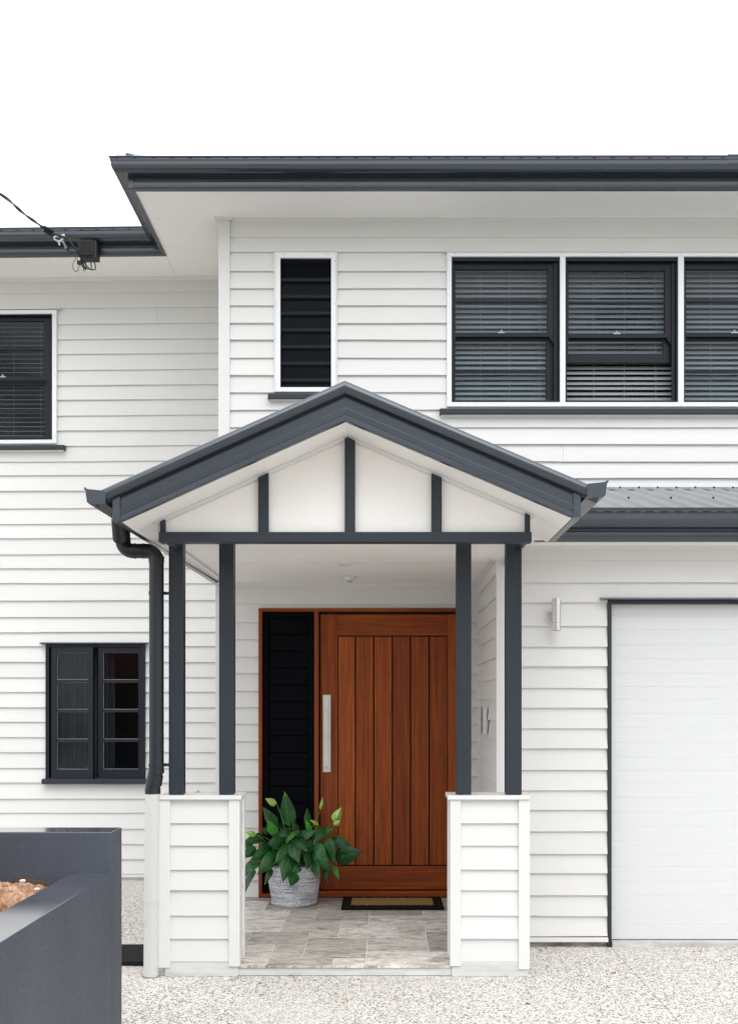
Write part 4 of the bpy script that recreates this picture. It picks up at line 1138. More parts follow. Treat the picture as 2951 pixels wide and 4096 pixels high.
# downpipe
dq = 7.06; r_ = 0.0455
def arc(c, a0, a1, rad, n=8):
    return [(c[0] + rad * math.cos(R(a0 + (a1 - a0) * i / n)), dq, c[1] + rad * math.sin(R(a0 + (a1 - a0) * i / n))) for i in range(n + 1)]
xa_, xb_ = X(492.5, dq), X(626.5, dq)
zh = Z(2204, dq); rad = 0.062
pts = [(xa_, 6.95, 2.83), (xa_, 6.98, 2.72), (xa_, dq, zh + 0.12)] + arc((xa_ + rad, zh + rad), 180, 270, rad) + arc((xb_ - rad, zh - rad), 90, 0, rad)
zsp = Z(3070, dq); xlow = X(611.5, dq)
pts += [(xb_, dq, zsp + 0.005), (xb_ - 0.003, dq, zsp - 0.02), (xlow + 0.003, dq, Z(3140, dq) + 0.01), (xlow, dq, Z(3150, dq) - 0.005), (xlow, dq, Z(3175, dq))]
b = MB(); b.tube(pts, r_, 24); pipe = b.build('downpipe', M['pipe'], house, smooth=True)
def sleeve(p0, p1, rr=r_ + 0.0025, mat='pipe', par=None):
    e = MB(); e.tube([p0, p1], rr, 24); e.build('pipe_collar', M[mat], par or pipe, smooth=True)
sleeve((xa_, dq, Z(2152, dq)), (xa_, dq, Z(2172, dq)))
sleeve((xa_ + 0.071, dq, zh), (xa_ + 0.078, dq, zh), r_ + 0.0035); sleeve((xa_ + 0.125, dq, zh), (xa_ + 0.131, dq, zh), r_ + 0.003)
sleeve((xb_, dq, Z(2226, dq)), (xb_, dq, Z(2250, dq)))
sleeve((xb_, dq, Z(3058, dq)), (xb_, dq, Z(3072, dq)), r_ + 0.001)
sleeve((xb_, dq, Z(3074, dq)), (xb_ - 0.001, dq, Z(3092, dq)), r_ + 0.0028)
sleeve((xb_ - 0.006, dq, Z(3100, dq)), (xlow + 0.008, dq, Z(3140, dq)), r_ + 0.0028)
sleeve((xlow, dq, Z(3153, dq)), (xlow, dq, Z(3175, dq)), r_ + 0.0028)
for py in (2372, 3060):
    e = MB(); e.tube([(xb_, dq, Z(py - 6, dq)), (xb_, dq, Z(py + 6, dq))], r_ + 0.004, 24)
    e.box(xb_ + 0.03, X(676, dq), dq + 0.02, dq + 0.024, Z(py + 6, dq), Z(py - 6, dq))
    e.lathe([(0.007, 0), (0.007, -0.004), (0.004, -0.006)], (xb_ + 0.062, dq + 0.02, Z(py, dq)), 10, 0, 'y')
    e.build('pipe_bracket', M['pipe'], pipe, smooth=True)
b = MB(); b.tube([(xlow + 0.001, dq, Z(3174, dq)), (xlow - 0.006, dq, Z(3590, dq)), (xlow - 0.010, dq, -0.01)], r_ + 0.0015, 28)
wp = b.build('drain_pipe', M['pipe_white'], house, smooth=True)
sleeve((xlow - 0.006, dq, Z(3594, dq)), (xlow - 0.006, dq, Z(3609, dq)), r_ + 0.0042, 'pipe_white', wp)
sleeve((xlow - 0.010, dq, 0.0), (xlow - 0.010, dq, 0.006), r_ + 0.008, 'raw_concrete', wp)

# ================================================================== THINGS ON AND AROUND THE HOUSE
# wall lamp
lc_ = (1.178, dG - 0.105); lz1, lz0 = Z(2395, 7.82), Z(2523, 7.82)
lamp = thing('wall_lamp', 'brushed steel cylinder wall lamp beside the garage door', 'wall lamp', (1.178, dG, (lz0 + lz1) / 2))
b = MB(); b.lathe([(0.026, 0.002), (0.0305, 0.0), (0.0305, lz1 - lz0), (0.027, lz1 - lz0), (0.026, lz1 - lz0 - 0.004)], (lc_[0], lc_[1], lz0), 40)
b.build('lamp_body', M['lamp_steel'], lamp, smooth=True)
for zz in (lz0 + 0.055, lz1 - 0.053):
    b = MB(); b.lathe([(0.0300, 0), (0.0308, 0.0005), (0.0308, 0.0015), (0.0300, 0.002)], (lc_[0], lc_[1], zz), 40); b.build('lamp_seam', M['raw_concrete'], lamp, smooth=True)
b = MB(); b.lathe([(0.034, -0.016), (0.034, -0.030), (0.028, -0.036), (0.012, -0.038), (0.012, -0.085)], (lc_[0] - 0.004, dG, Z(2467, dG)), 30, 0, 'y'); b.build('lamp_bracket', M['lamp_steel'], lamp, smooth=True)
b = MB(); b.lathe([(0.026, 0.0), (0.024, -0.0015)], (lc_[0], lc_[1], lz0 + 0.001), 30); b.build('lamp_lens', M['glass_dark'], lamp, smooth=True)

# motion sensor and downlight in the porch ceiling
sens = thing('motion_sensor', 'small white domed sensor on the porch ceiling near the door', 'sensor', (-0.282, 9.06, CEIL))
b = MB(); b.lathe([(0.05, 0), (0.053, -0.004), (0.050, -0.012), (0.034, -0.026), (0.028, -0.030)], (-0.282, 9.06, CEIL - 0.0005), 32); b.build('sensor_base', M['trim'], sens, smooth=True)
b = MB(); b.lathe([(0.024, -0.028), (0.023, -0.038), (0.015, -0.046), (0.004, -0.049)], (-0.282, 9.06, CEIL), 24); b.build('sensor_dome', paint('milky_plastic', (0.45, 0.45, 0.45), 0.35, 0.02), sens, smooth=True)
dl = thing('downlight', 'flat round white downlight set in the porch ceiling', 'ceiling light', (-0.29, 8.27, CEIL))
b = MB(); b.lathe([(0.054, 0), (0.054, -0.004), (0.047, -0.006), (0.044, -0.002), (0.043, -0.001)], (-0.29, 8.27, CEIL - 0.0004), 36); b.build('light_rim', M['trim'], dl, smooth=True)
b = MB(); b.lathe([(0.043, -0.0015), (0.042, -0.0022)], (-0.29, 8.27, CEIL), 36); b.build('light_diffuser', paint('frosted', (0.55, 0.54, 0.52), 0.4, 0.02), dl)

# intercom on the garage side wall
ic = thing('intercom', 'slim white intercom box with dark face on the wall beside the door', 'intercom', (GX0, 8.62, 1.6))
iz1, iz0 = Z(2825, 8.6), Z(2934, 8.6)
b = MB(); b.prism([(GX0 - 0.008, iz0), (GX0 - 0.034, iz0), (GX0 - 0.034, iz1), (GX0 - 0.020, iz1), (GX0 - 0.004, iz1 - 0.02)], lambda a, c, y: (a, y, c), 8.56, 8.66); b.build('intercom_case', M['trim'], ic, 0.002)
b = MB(); b.box(GX0 - 0.040, GX0 - 0.0345, 8.562, 8.66, iz0 + 0.001, iz1 - 0.001, 0)
for k in range(7): b.box(GX0 - 0.0412, GX0 - 0.0402, 8.58, 8.64, iz0 + 0.075 + k * 0.007, iz0 + 0.0785 + k * 0.007, 1)
b.lathe([(0.012, 0), (0.012, -0.002)], (GX0 - 0.040, 8.61, iz1 - 0.05), 16, 1, 'x'); b.lathe([(0.009, 0), (0.009, -0.002)], (GX0 - 0.040, 8.61, iz0 + 0.04), 16, 1, 'x')
b.build('intercom_face', [paint('intercom_grey', (0.25, 0.24, 0.24), 0.4, 0.05), M['black']], ic, 0.001)

# door mat
mat_ = thing('door_mat', 'coir door mat with a thick black border in front of the timber door', 'door mat', (0.057, 9.17, FZ))
mx0, mx1, my0, my1 = -0.345, 0.460, 8.925, 9.42
rg = random.Random(5)
def fuzz(name, x0, x1, y0, y1, z0, z1, mt, parent, hole=None, n=(80, 50)):
    b = MB(); nx_, ny_ = n; idx = {}
    for j in range(ny_ + 1):
        for i in range(nx_ + 1):
            x = x0 + (x1 - x0) * i / nx_; y = y0 + (y1 - y0) * j / ny_
            ed = i in (0, nx_) or j in (0, ny_)
            idx[i, j] = len(b.v); b.v.append((x + rg.uniform(-.002, .002), y + rg.uniform(-.002, .002), z1 - (0.006 if ed else 0) + rg.uniform(-.0022, .0022)))
    for j in range(ny_):
        for i in range(nx_):
            cx, cy = x0 + (x1 - x0) * (i + .5) / nx_, y0 + (y1 - y0) * (j + .5) / ny_
            if hole and hole[0] < cx < hole[1] and hole[2] < cy < hole[3]: continue
            b.f.append((idx[i, j], idx[i + 1, j], idx[i + 1, j + 1], idx[i, j + 1])); b.m.append(0)
    for (a, c) in [((i, 0), (i + 1, 0)) for i in range(nx_)] + [((i, ny_), (i + 1, ny_)) for i in range(nx_)] + [((0, j), (0, j + 1)) for j in range(ny_)] + [((nx_, j), (nx_, j + 1)) for j in range(ny_)]:
        p, q = b.v[idx[a]], b.v[idx[c]]
        b.face([p, q, (q[0], q[1], z0), (p[0], p[1], z0)])
    return b.build(name, mt, parent, fixn=True)
ih = (mx0 + 0.072, mx1 - 0.072, my0 + 0.10, my1 - 0.055)
fuzz('mat_border', mx0, mx1, my0, my1, FZ + .0005, FZ + 0.024, M['pile'], mat_, ih)
fuzz('mat_pile', ih[0] - .003, ih[1] + .003, ih[2] - .003, ih[3] + .003, FZ + .001, FZ + 0.022, M['coir'], mat_)

# black rubber mat on the driveway
b = MB()
poly = [(-1.72, 7.335), (-1.42, 7.335), (-1.42, 7.86), (-1.845, 7.86), (-1.90, 7.80), (-1.90, 7.335)]
b.prism(poly, lambda a, c, z: (a, c, z), 0.001, 0.03)
rb = NT('black_rubber', 0.85, 0, 0.2); q_ = rb.noise(rb.co((30, 4, 4)), 3, 5); rb.col(rb.ramp(q_, [(0.3, 0.006), (0.75, 0.02)])); rb.bump(q_, 0.6, 0.004)
tag(b.build('rubber_mat', rb.mat, None, 0.006), 'flat black rubber mat on the pebbled concrete behind the pale drain pipe', 'mat')

# planter wall
PX1 = X(488.5, 5.5); PY1, PY0 = 5.5, 5.3
plz, llz = Z(3309.3, 5.5), Z(3490, 5.3)
b = MB()
b.box(-5.2, PX1, PY0, PY1, -0.05, plz)
b.box(PX1 - 0.187, PX1 - 0.0005, 1.7, PY0 - 0.0, -0.05, llz)
b.box(-5.2, PX1 - 0.187, 1.7, 1.89, -0.05, llz)
pw = b.build('planter_wall', M['render'], None, 0.006, seg=3)
tag(pw, 'charcoal rendered garden planter wall stepping down towards the viewer', 'planter')
# soil
def n2(x, y):
    return (math.sin(x * 3.1 + 1.3) * math.cos(y * 2.7 + .5) + .5 * math.sin(x * 7.3 + y * 5.1) + .28 * math.sin(x * 15.7 - y * 13.3 + 1) + .16 * math.sin(x * 31 + y * 27))
b = MB(); nx_, ny_ = 230, 230
rs = random.Random(9)
x0, x1, y0, y1 = -4.2, PX1 - 0.189, 1.9, PY0 - 0.002
for j in range(ny_ + 1):
    for i in range(nx_ + 1):
        x = x0 + (x1 - x0) * (i / nx_) ** 0.55; y = y0 + (y1 - y0) * (j / ny_) ** 0.55
        h = 0.80 + 0.10 * math.exp(-((x + 2.05) / 0.45) ** 2 - ((y - 5.1) / 0.5) ** 2) + 0.022 * n2(x, y) + 0.022 * abs(math.sin(x * 23 + 2 * math.sin(y * 9)) * math.sin(y * 21 + 2 * math.sin(x * 11))) + 0.012 * abs(math.sin(x * 61 + 3 * math.sin(y * 37)) * math.sin(y * 57 + 3 * math.sin(x * 41))) + rs.uniform(-.010, .010)
        h = min(h, 0.90 if x > -1.75 else 0.99)
        b.v.append((x, y, h))
for j in range(ny_):
    for i in range(nx_):
        a = j * (nx_ + 1) + i; b.f.append((a, a + 1, a + nx_ + 2, a + nx_ + 1)); b.m.append(0)
tag(b.build('soil', M['soil'], None), 'heap of orange brown clay soil inside the charcoal planter', 'soil', kind='stuff')
def rock(x, y, z, s, lab, seed):
    rr = random.Random(seed); b = MB()
    nt_, np_ = 7, 10; ps_ = []
    for i in range(1, nt_):
        th_ = math.pi * i / nt_
        for k in range(np_):
            ph_ = 2 * math.pi * k / np_; q = s * rr.uniform(0.75, 1.1)
            ps_.append((x + q * 1.5 * math.sin(th_) * math.cos(ph_), y + q * math.sin(th_) * math.sin(ph_), z + q * 0.75 * math.cos(th_)))
    b.v = ps_ + [(x, y, z + s * .7), (x, y, z - s * .7)]
    for i in range(nt_ - 2):
        for k in range(np_):
            k2 = (k + 1) % np_; b.f.append((i * np_ + k, i * np_ + k2, (i + 1) * np_ + k2, (i + 1) * np_ + k)); b.m.append(0)
    tN = len(ps_)
    for k in range(np_):
        k2 = (k + 1) % np_; b.f.append((tN, k2, k)); b.m.append(0); e = (nt_ - 2) * np_; b.f.append((tN + 1, e + k, e + k2)); b.m.append(0)
    tag(b.build('stone', M['stone'], smooth='all'), lab, 'stone', 'pale stones in the soil')
rock(X(92, 5.12), 5.12, Z(3524, 5.12), 0.011, 'larger pale stone on the soil heap by the planter back wall', 1)
rock(X(150, 4.95), 4.95, Z(3557, 4.95), 0.009, 'pale flat stone against the low planter wall top', 2)
rock(X(114, 5.15), 5.15, Z(3535, 5.15), 0.006, 'tiny pale stone just right of the larger stone in the planter', 3)
b = MB(); zq = Z(3508, 5.28)
b.prism([(X(55, 5.28), Z(3504, 5.28)), (X(203, 5.28), Z(3533, 5.28)), (X(203, 5.28), Z(3562, 5.28)), (X(55, 5.28), Z(3560, 5.28))], lambda a, c, y: (a, y, c), PY0 - 0.012, PY0 - 0.002)
tag(b.build('timber_offcut', paint('rough_brown_board', (0.09, 0.06, 0.04), 0.9, 0.4, (4, 40, 40), 0.9)), 'rough brown board edge along the inside of the planter back wall', 'board')

# rope basket and peace lily
pc = (-0.735, 9.19)
basket = thing('rope_basket', 'grey and white woven rope basket holding the green plant', 'basket', (pc[0], pc[1], FZ))
prof = []
H = 0.325; ncoil = 30
for i in range(ncoil * 4 + 1):
    t_ = i / (ncoil * 4); h = H * t_
    base_r = 0.168 + 0.040 * min(1, t_ * 1.6) ** 0.8 - 0.010 * max(0, (t_ - 0.75) / 0.25) ** 2
    if t_ < 0.12: base_r += 0.010 * math.sin(math.pi * t_ / 0.12)
    prof.append((base_r + 0.0022 * abs(math.sin(math.pi * t_ * ncoil)), h))
prof += [(prof[-1][0] - 0.010, H), (prof[-1][0] - 0.014, H - 0.05)]
b = MB(); b.lathe(prof, (pc[0], pc[1], FZ), 72, 0, 'z', lambda th_, h: 1 + 0.012 * math.sin(2 * th_ + 1) + 0.010 * math.sin(3 * th_ + h * 14) * (1 - h / 0.5)); b.build('basket_wall', M['rope'], basket, smooth='all')
b = MB(); b.lathe([(0.18, 0), (0.17, 0.004)], (pc[0], pc[1], FZ + H - 0.05), 30); b.build('potting_mix', paint('potting_mix', (0.02, 0.014, 0.01), 0.95, 0.4, (60, 60, 60), 0.9), basket)

plant = thing('peace_lily', 'leafy dark green peace lily with pale green flowers in the rope basket', 'plant', (pc[0], pc[1], FZ + H))
def P3(zx, zy, d): return Vector((X(900 + zx / 2.723, d), d, Z(3140 + zy / 2.723, d)))
leaf_mb, light_mb, stem_mb = MB(), MB(), MB()
def leaf(mb, p0, p1, wid, bend=0.12, roll=0.0, fold=0.25, n=14, wavy=0.06, nrm=None):
    """blade from p0 to p1 with sideways arch; p0, p1 world points, wid in metres"""
    ax = p1 - p0; L = ax.length; t = ax.normalized()
    view = Vector((0, -1, 0.25)) if nrm is None else Vector(nrm)
    nn = (view - t * view.dot(t)).normalized(); sd_ = t.cross(nn).normalized()
    nn, sd_ = nn * math.cos(roll) + sd_ * math.sin(roll), sd_ * math.cos(roll) - nn * math.sin(roll)
    m0 = len(mb.v); K = 7
    ph = random.uniform(0, 6)
    for i in range(n + 1):
        s_ = i / n
        wd = wid * 0.55 * (s_ ** 0.5) * ((1 - s_) ** 1.12) / 0.366 if 0 < s_ < 1 else 0.0006
        arch = math.sin(math.pi * s_) * bend * L
        c = p0 + ax * s_ + nn * arch
        for k in range(K):
            q = (k / (K - 1)) * 2 - 1
            off = sd_ * (wd * q) + nn * (fold * wd * (abs(q) ** 1.5) * -1 + wavy * wid * 0.35 * math.sin(s_ * 13 + ph + q * 2) * abs(q))
            mb.uv[len(mb.v)] = (k / (K - 1), s_)
            mb.v.append(tuple(c + off))
    for i in range(n):
        for k in range(K - 1):
            a = m0 + i * K + k; mb.f.append((a, a + 1, a + K + 1, a + K)); mb.m.append(0)
# base x,y - tip x,y (in the enlarged view), width, depth of base and tip, light?
LV = [(705, 450, 650, 68, 150, 9.22, 9.20, 0), (545, 450, 413, 238, 130, 9.20, 9.17, 0), (548, 540, 460, 384, 105, 9.10, 9.04, 1),
      (930, 450, 895, 248, 100, 9.24, 9.26, 0), (780, 560, 1002, 500, 120, 9.12, 9.05, 0), (650, 585, 456, 645, 145, 9.08, 8.98, 0),
      (700, 480, 595, 575, 125, 9.12, 9.04, 0), (795, 487, 668, 634, 92, 9.10, 8.98, 1), (755, 575, 895, 726, 140, 9.06, 8.95, 0),
      (735, 625, 806, 852, 150, 9.05, 8.93, 0), (705, 655, 538, 858, 118, 9.05, 8.93, 0), (508, 648, 255, 838, 140, 9.10, 8.98, 0),
      (335, 675, 185, 800, 110, 9.15, 9.08, 0), (415, 560, 190, 620, 105, 9.20, 9.14, 0), (310, 600, 170, 700, 80, 9.26, 9.20, 0),
      (560, 735, 345, 985, 150, 9.06, 8.96, 0), (360, 825, 212, 1010, 125, 9.14, 9.06, 0), (320, 915, 200, 1245, 120, 9.16, 9.10, 0),
      (508, 905, 432, 1088, 66, 9.05, 8.97, 0), (690, 775, 628, 1062, 140, 9.00, 8.90, 0), (815, 840, 700, 1005, 120, 9.03, 8.96, 0),
      (745, 945, 712, 1105, 150, 8.97, 8.925, 0), (920, 720, 888, 924, 130, 9.03, 8.93, 0), (975, 645, 1172, 955, 170, 9.05, 8.95, 0),
      (1085, 595, 1200, 850, 160, 9.12, 9.03, 0), (1150, 600, 1392, 672, 125, 9.16, 9.10, 0), (1190, 790, 1495, 722, 185, 9.10, 8.98, 0),
      (975, 820, 1015, 1015, 135, 9.02, 8.95, 0), (1070, 450, 962, 645, 105, 9.12, 9.03, 0), (1050, 565, 1185, 474, 75, 9.12, 9.08, 1),
      (925, 500, 882, 378, 62, 9.10, 9.06, 1), (1110, 840, 1122, 1085, 75, 9.12, 9.07, 0), (1180, 880, 1246, 1035, 55, 9.05, 8.99, 1),
      (600, 470, 560, 400, 80, 9.28, 9.28, 0), (790, 520, 735, 385, 95, 9.20, 9.22, 0), (480, 520, 400, 470, 80, 9.28, 9.27, 0),
      (860, 560, 790, 520, 90, 9.16, 9.1, 0), (640, 700, 590, 800, 110, 9.02, 8.98, 0), (860, 800, 960, 700, 150, 9.10, 9.05, 0),
      (1000, 560, 1130, 560, 120, 9.25, 9.25, 0), (470, 720, 400, 620, 120, 9.25, 9.25, 0), (1030, 700, 1100, 880, 120, 9.12, 9.1, 0),
      (560, 640, 500, 700, 110, 9.2, 9.18, 0), (820, 700, 760, 800, 140, 9.1, 9.08, 0), (640, 520, 700, 470, 100, 9.2, 9.22, 0), (960, 600, 1060, 450, 90, 9.22, 9.24, 0)]
random.seed(11)
crown_c = P3(760, 800, 9.18)
for (ax_, ay_, tx_, ty_, wz_, d0, d1, lt_) in LV:
    p0, p1 = P3(ax_, ay_, d0), P3(tx_, ty_, d1)
    ww = wz_ / 2.723 * d0 / F
    up_ = ty_ < ay_
    leaf(light_mb if lt_ else leaf_mb, p0, p1, ww, bend=random.uniform(0.08, 0.24) if not up_ else random.uniform(-0.02, 0.06), roll=random.uniform(-0.7, 0.7), fold=random.uniform(0.1, 0.4), nrm=(random.uniform(-.35, .35), -1, 0.55 if not up_ else -0.1))
    q0 = crown_c + Vector(((p0.x - crown_c.x) * 0.25, (p0.y - crown_c.y) * 0.3, -0.03))
    mid = (q0 + p0) / 2 + Vector((0, 0, 0.05))
    stem_mb.tube([q0, mid * 0.55 + (q0 + p0) * 0.225, mid * 0.9 + p0 * 0.1, p0], [0.004, 0.0035, 0.003, 0.0025], 6)
rx = random.Random(23)
for _ in range(16):
    a_ = rx.uniform(0, 2 * math.pi); r0 = rx.uniform(0.03, 0.10); r1 = r0 + rx.uniform(0.12, 0.20)
    z0 = FZ + H + rx.uniform(0.0, 0.10); z1 = z0 + rx.uniform(-0.08, 0.12)
    ca, sa = math.cos(a_), math.sin(a_)
    p0 = Vector((pc[0] + r0 * ca, pc[1] + r0 * sa * 0.8 + 0.02, z0)); p1 = Vector((pc[0] + r1 * ca, pc[1] + r1 * sa * 0.55 + 0.02, z1))
    leaf(leaf_mb, p0, p1, rx.uniform(0.07, 0.10), bend=rx.uniform(0.08, 0.2), roll=rx.uniform(-.3, .3), fold=rx.uniform(.1, .4), nrm=(ca * -.2, -0.7, 1))
    stem_mb.tube([crown_c, (crown_c + p0) / 2 + Vector((0, 0, .02)), p0], [0.004, 0.003, 0.0025], 6)
leaf_mb.build('foliage', M['leaf'], plant, smooth='all', fixn=False)
light_mb.build('young_foliage', M['leaf_light'], plant, smooth='all', fixn=False)
def flower(base, tip, ww, stem_from, spx=False, dd=9.12):
    f = MB(); p0, p1 = P3(*base, dd), P3(*tip, dd - 0.02)
    leaf(f, p0, p1, ww / 2.723 * dd / F, bend=0.16, roll=0.25, fold=0.9, wavy=0.02)
    fo = f.build('flower', M['spathe'], plant, smooth='all', fixn=False)
    if spx:
        s = MB(); a = p0 + (p1 - p0) * 0.28 + Vector((0.004, -0.018, 0)); c = p0 + (p1 - p0) * 0.72 + Vector((-0.002, -0.018, 0))
        s.tube([a, a * .7 + c * .3, a * .3 + c * .7, c], [0.004, 0.0065, 0.006, 0.002], 10); s.build('spadix', M['spadix'], fo, smooth='all')
    sf = P3(*stem_from, dd + 0.02); mid = (sf + p0) / 2 + Vector((0.006, 0, 0.006))
    stem_mb.tube([crown_c, (crown_c + sf) / 2, sf, mid, p0], [0.004, 0.004, 0.0033, 0.003, 0.0025], 7)
flower((562, 200), (437, 148), 78, (640, 455))
flower((1185, 400), (1268, 240), 92, (1115, 470), True)
flower((1185, 445), (1256, 380), 60, (1150, 475))
flower((1040, 268), (1064, 130), 36, (985, 395))
flower((1020, 432), (918, 380), 40, (1000, 470))
flower((340, 540), (210, 510), 60, (450, 630))
stem_mb.build('stem', M['stem'], plant, smooth='all')

# service cable, its bracket and the connection box
dC = 10.14
box = thing('junction_box', 'ribbed black cable junction box on the left wing fascia', 'junction box', (X(350, dC), dC, Z(1000, dC)))
b = MB()
jx0, jx1, jz1, jz0 = X(316, dC), X(377, dC), Z(964, dC), Z(1032, dC)
b.box(jx0, jx1, dC - 0.03, dC + 0.08, jz0 + 0.012, jz1)
b.box(jx0 + 0.012, jx1 + 0.028, dC - 0.020, dC + 0.10, jz0 - 0.002, jz1 - 0.004)
for k in range(11):
    x = jx0 + 0.012 + k * (jx1 - jx0 - 0.024) / 10
    b.box(x - 0.0025, x + 0.0025, dC - 0.0345, dC - 0.03, jz0 + 0.02, jz1 - 0.006)
for k in range(4): b.lathe([(0.008, 0), (0.008, -0.016)], (jx0 + 0.03 + k * 0.03, dC + 0.0, jz0 + 0.012), 10)
b.build('box_body', M['black'], box, 0.003)
def cz(zx, zy, d): return Vector((X(zx / 3.552, d), d, Z(740 + zy / 3.552, d)))
def spline(P, n=8):
    out = []
    for i in range(len(P) - 1):
        p0 = P[i - 1] if i > 0 else P[i]; p1, p2 = P[i], P[i + 1]; p3 = P[i + 2] if i + 2 < len(P) else P[i + 1]
        for k in range(n):
            t = k / n
            out.append(0.5 * ((2 * p1) + (p2 - p0) * t + (2 * p0 - 5 * p1 + 4 * p2 - p3) * t * t + (3 * p1 - p0 - 3 * p2 + p3) * t ** 3))
    out.append(P[-1]); return out
cab = thing('service_cable', 'twisted black overhead power cable running from the upper left to the eave', 'cable', (X(0, 9), 9.0, 6.0))
b = MB()
A = spline([cz(-2600, -1350, 5.2), cz(-1100, -520, 7.4), cz(0, 122, 8.9), cz(330, 395, 9.4), cz(600, 590, 9.8), cz(760, 690, 9.9)], 30)
for ph_ in (0, math.pi):
    pts = []
    for i, p in enumerate(A):
        a_ = i * 0.16 + ph_; pts.append(p + Vector((0.0068 * math.cos(a_), 0.0068 * math.sin(a_) * 0.6, 0.0068 * math.sin(a_))))
    b.tube(pts, 0.0068, 8, caps=False)
b.build('cable_strand', paint('weathered_cable', (0.05, 0.055, 0.065), 0.4, 0.1, (40, 40, 40), 0.1), cab, smooth='all')
for off_, end in ((0, (1165, 1010)), (0.012, (1240, 1060)), (-0.012, (1290, 1050))):
    b = MB()
    b.tube(spline([cz(600, 590 + off_ * 600, 9.8), cz(760, 690 + off_ * 600, 9.9), cz(950, 760 + off_ * 500, 9.98), cz(1060, 880 + off_ * 500, 10.0), cz(1150, 1030, 10.05), cz(1200 + off_ * 3000, 1150, 10.08), cz(end[0] + 60, 1200, 10.1), cz(end[0] + 50, end[1] + 20, 10.12)], 8), 0.005, 8)
    b.build('cable_tail', M['black'], cab, smooth='all')
b = MB()
b.tube(spline([cz(1130, 960, 10.05), cz(1045, 1110, 10.04), cz(1050, 1200, 10.04), cz(1100, 1225, 10.05), cz(1135, 1130, 10.06)], 8), 0.0028, 7)
b.tube(spline([cz(1030, 800, 10.08), cz(1110, 820, 10.09), cz(1145, 870, 10.08), cz(1120, 960, 10.06)], 6), 0.0022, 7)
b.tube(spline([cz(1170, 1090, 10.05), cz(1200, 1225, 10.06), cz(1190, 1130, 10.06)], 6), 0.0035, 7)
b.build('cable_loop', M['black'], cab, smooth='all')
b = MB(); p = cz(690, 650, 9.86)
b.tube([cz(625, 590, 9.82), cz(770, 660, 9.88)], 0.012, 8); b.tube([cz(620, 640, 9.84), cz(750, 720, 9.9)], 0.014, 8); b.build('wedge_clamp', M['black'], cab, smooth=True)
b = MB(); q = cz(1135, 1085, 10.03); b.box(q.x - 0.02, q.x + 0.02, q.y - 0.015, q.y + 0.015, q.z - 0.028, q.z + 0.025); b.lathe([(0.012, 0), (0.014, -0.012), (0.007, -0.02)], (q.x, q.y - 0.013, q.z + 0.008), 10, 1, 'y'); b.build('cable_connector', [M['black'], M['brass']], cab, 0.003)
ib = MB()
ib.tube(spline([cz(880, 720, 9.98), cz(790, 735, 9.95), cz(780, 770, 9.95), cz(840, 800, 9.97), cz(890, 770, 10.0)], 6), 0.0075, 8)
ib.tube([cz(905, 705, 9.99), cz(905, 735, 9.99)], 0.013, 10); ib.tube([cz(860, 810, 9.98), cz(900, 760, 9.98)], 0.009, 8)
ib.tube(spline([cz(890, 790, 9.99), cz(930, 860, 10.12), cz(940, 885, 10.23)], 5), 0.008, 8); ib.lathe([(0.014, 0), (0.014, 0.01)], tuple(cz(940, 880, 10.235)), 12, 0, 'y')
ib.tube(spline([cz(830, 800, 9.97), cz(845, 830, 9.97), cz(850, 860, 9.97)], 4), 0.006, 8)
tag(ib.build('cable_hook', M['pipe_white'], None, smooth='all'), 'pale grey hook and clamp holding the overhead cable at the left fascia', 'hook')

# fallen leaves and petals on the concrete
FL = [(1160, 3904.5, 0, 'small orange petal against the porch step left of the mat'), (1345, 3977, 0, 'orange petal on the pebbled concrete, left one of a pair below the porch step'), (1387, 3997, 0, 'orange petal on the concrete, nearest the viewer below the porch step'),
      (1583, 3989, 0, 'orange petal on the concrete below the door mat'), (1966, 3924, 0, 'orange petal in front of the right porch pier'), (2145, 3796, 1, 'dark orange leaf by the concrete under the garage wall, left of a pair'), (2182, 3795, 1, 'dark orange leaf under the garage wall, right of a pair'),
      (2163, 3803, 2, 'brown leaf lying under the garage wall boards'), (2450, 3894, 2, 'brown leaf beside the saw cut in the concrete'), (2798, 3806, 0, 'orange petal below the garage door at far right'), (2776, 3810, 1, 'dark orange leaf below the garage door, left of an orange petal'),
      (641, 4031, 0, 'lone orange petal on the concrete in front of the left porch pier'), (1412, 3944, 0, 'faded orange petal halfway below the porch step'), (2111, 4018, 2, 'brown leaf speck on the concrete right of the porch')]
rl = random.Random(4)
for px, py, kd, lab in FL:
    d_ = F * CH / (py - VY); x_ = X(px, d_); b = MB()
    s_ = rl.uniform(0.009, 0.014); a0 = rl.uniform(0, 6)
    pts = []
    for k in range(9):
        a_ = a0 + k * 2 * math.pi / 9; r2 = s_ * (1.3 if k % 4 == 0 else 0.75) * rl.uniform(.8, 1.1)
        pts.append((x_ + r2 * math.cos(a_), d_ + r2 * math.sin(a_), 0.003 + rl.uniform(0, 0.007)))
    c0 = (x_, d_, 0.010)
    for k in range(9): b.face([c0, pts[k], pts[(k + 1) % 9]])
    tag(b.build('fallen_leaf', [M['orange_leaf'], M['brown_leaf'], M['brown_leaf']][kd]), lab, 'leaf', 'fallen leaves on the concrete')

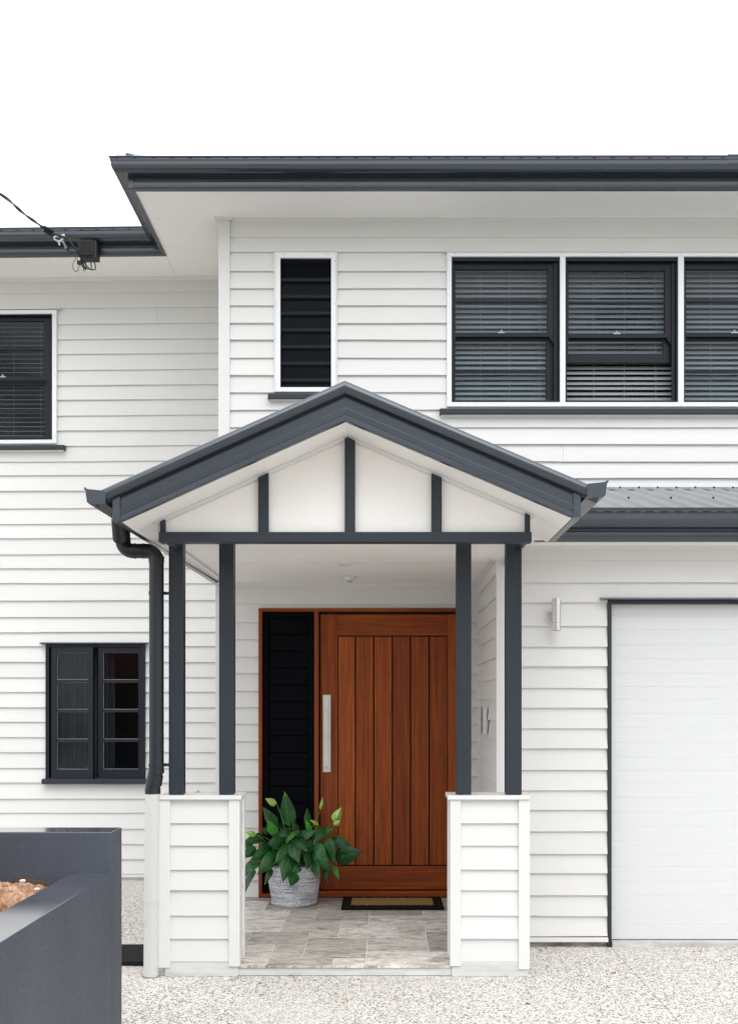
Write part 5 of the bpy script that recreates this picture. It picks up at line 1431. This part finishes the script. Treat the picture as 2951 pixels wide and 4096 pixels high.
# ================================================================== trees across the street (seen only in the window glass)
def tree(x, y, h, r, seed, lab):
    rr = random.Random(seed)
    t = thing('street_tree', lab, 'tree', (x, y, 0), 'trees across the street')
    b = MB(); b.tube([(x, y, -0.1), (x + .1, y, h * .3), (x - .15, y + .1, h * .6)], [0.28, 0.2, 0.1], 10)
    for k in range(6):
        a_ = k * 1.05; b.tube([(x, y, h * (.35 + .04 * k)), (x + math.cos(a_) * r * .5, y + math.sin(a_) * r * .5, h * (.5 + .05 * k)), (x + math.cos(a_) * r * .8, y + math.sin(a_) * r * .8, h * (.6 + .05 * k))], [0.09, .06, .03], 6)
    b.build('trunk', M['bark'], t, smooth=True)
    b = MB()
    cl_ = [(rr.gauss(0, r * .5), rr.gauss(0, r * .4), h * rr.uniform(.35, .95), rr.uniform(.5, 1.3)) for _ in range(26)]
    for _ in range(2600):
        cx, cy, cz_, cr = rr.choice(cl_)
        v = Vector((rr.gauss(0, 1), rr.gauss(0, 1), rr.gauss(0, .8))).normalized() * cr * rr.uniform(.5, 1.05)
        p = Vector((x + cx, y + cy, cz_)) + v
        a_ = Vector((rr.uniform(-1, 1), rr.uniform(-1, 1), rr.uniform(-1, 1))).normalized(); c_ = a_.cross(Vector((rr.uniform(-1, 1), rr.uniform(-1, 1), rr.uniform(-1, 1)))).normalized()
        s_ = rr.uniform(.10, .2); b.face([p - a_ * s_, p + c_ * s_ * .5, p + a_ * s_, p - c_ * s_ * .5])
    b.build('crown', M['crown'], t, fixn=False)
for i, (x, y, h, r) in enumerate([(-12, -18, 15, 3.4), (-3.5, -19, 13, 3.2), (3.6, -18, 14.5, 3.0), (9.8, -18, 16.5, 3.4), (16, -17, 10, 3.2)]):
    tree(x, y, h, r, 30 + i, ['broad low green tree across the street at far left', 'tall green tree across the street, second from the left', 'middle green tree across the street', 'tallest green tree across the street', 'green tree across the street at far right'][i])

nh = thing('neighbour_house', 'low red roofed brick house across the street', 'house', (-9, -24, 0))
b = MB(); b.box(-17, -1, -30, -24, -0.1, 2.9); b.build('wall', paint('dark_brick', (0.10, 0.055, 0.04), 0.9, 0.3, (5, 5, 14), 0.5), nh)
b = MB()
e0, e1, f0, f1, zb_r, zt_r = -17.6, -0.4, -30.6, -23.4, 2.85, 5.4
b.face([(e0, f1, zb_r), (e1, f1, zb_r), (e1 - 3.6, -27, zt_r), (e0 + 3.6, -27, zt_r)]); b.face([(e0, f0, zb_r), (e1, f0, zb_r), (e1 - 3.6, -27, zt_r), (e0 + 3.6, -27, zt_r)])
b.face([(e0, f0, zb_r), (e0, f1, zb_r), (e0 + 3.6, -27, zt_r)]); b.face([(e1, f0, zb_r), (e1, f1, zb_r), (e1 - 3.6, -27, zt_r)])
b.build('roof', paint('red_roof_tile', (0.22, 0.05, 0.035), 0.8, 0.3, (4, 20, 4), 0.5), nh)
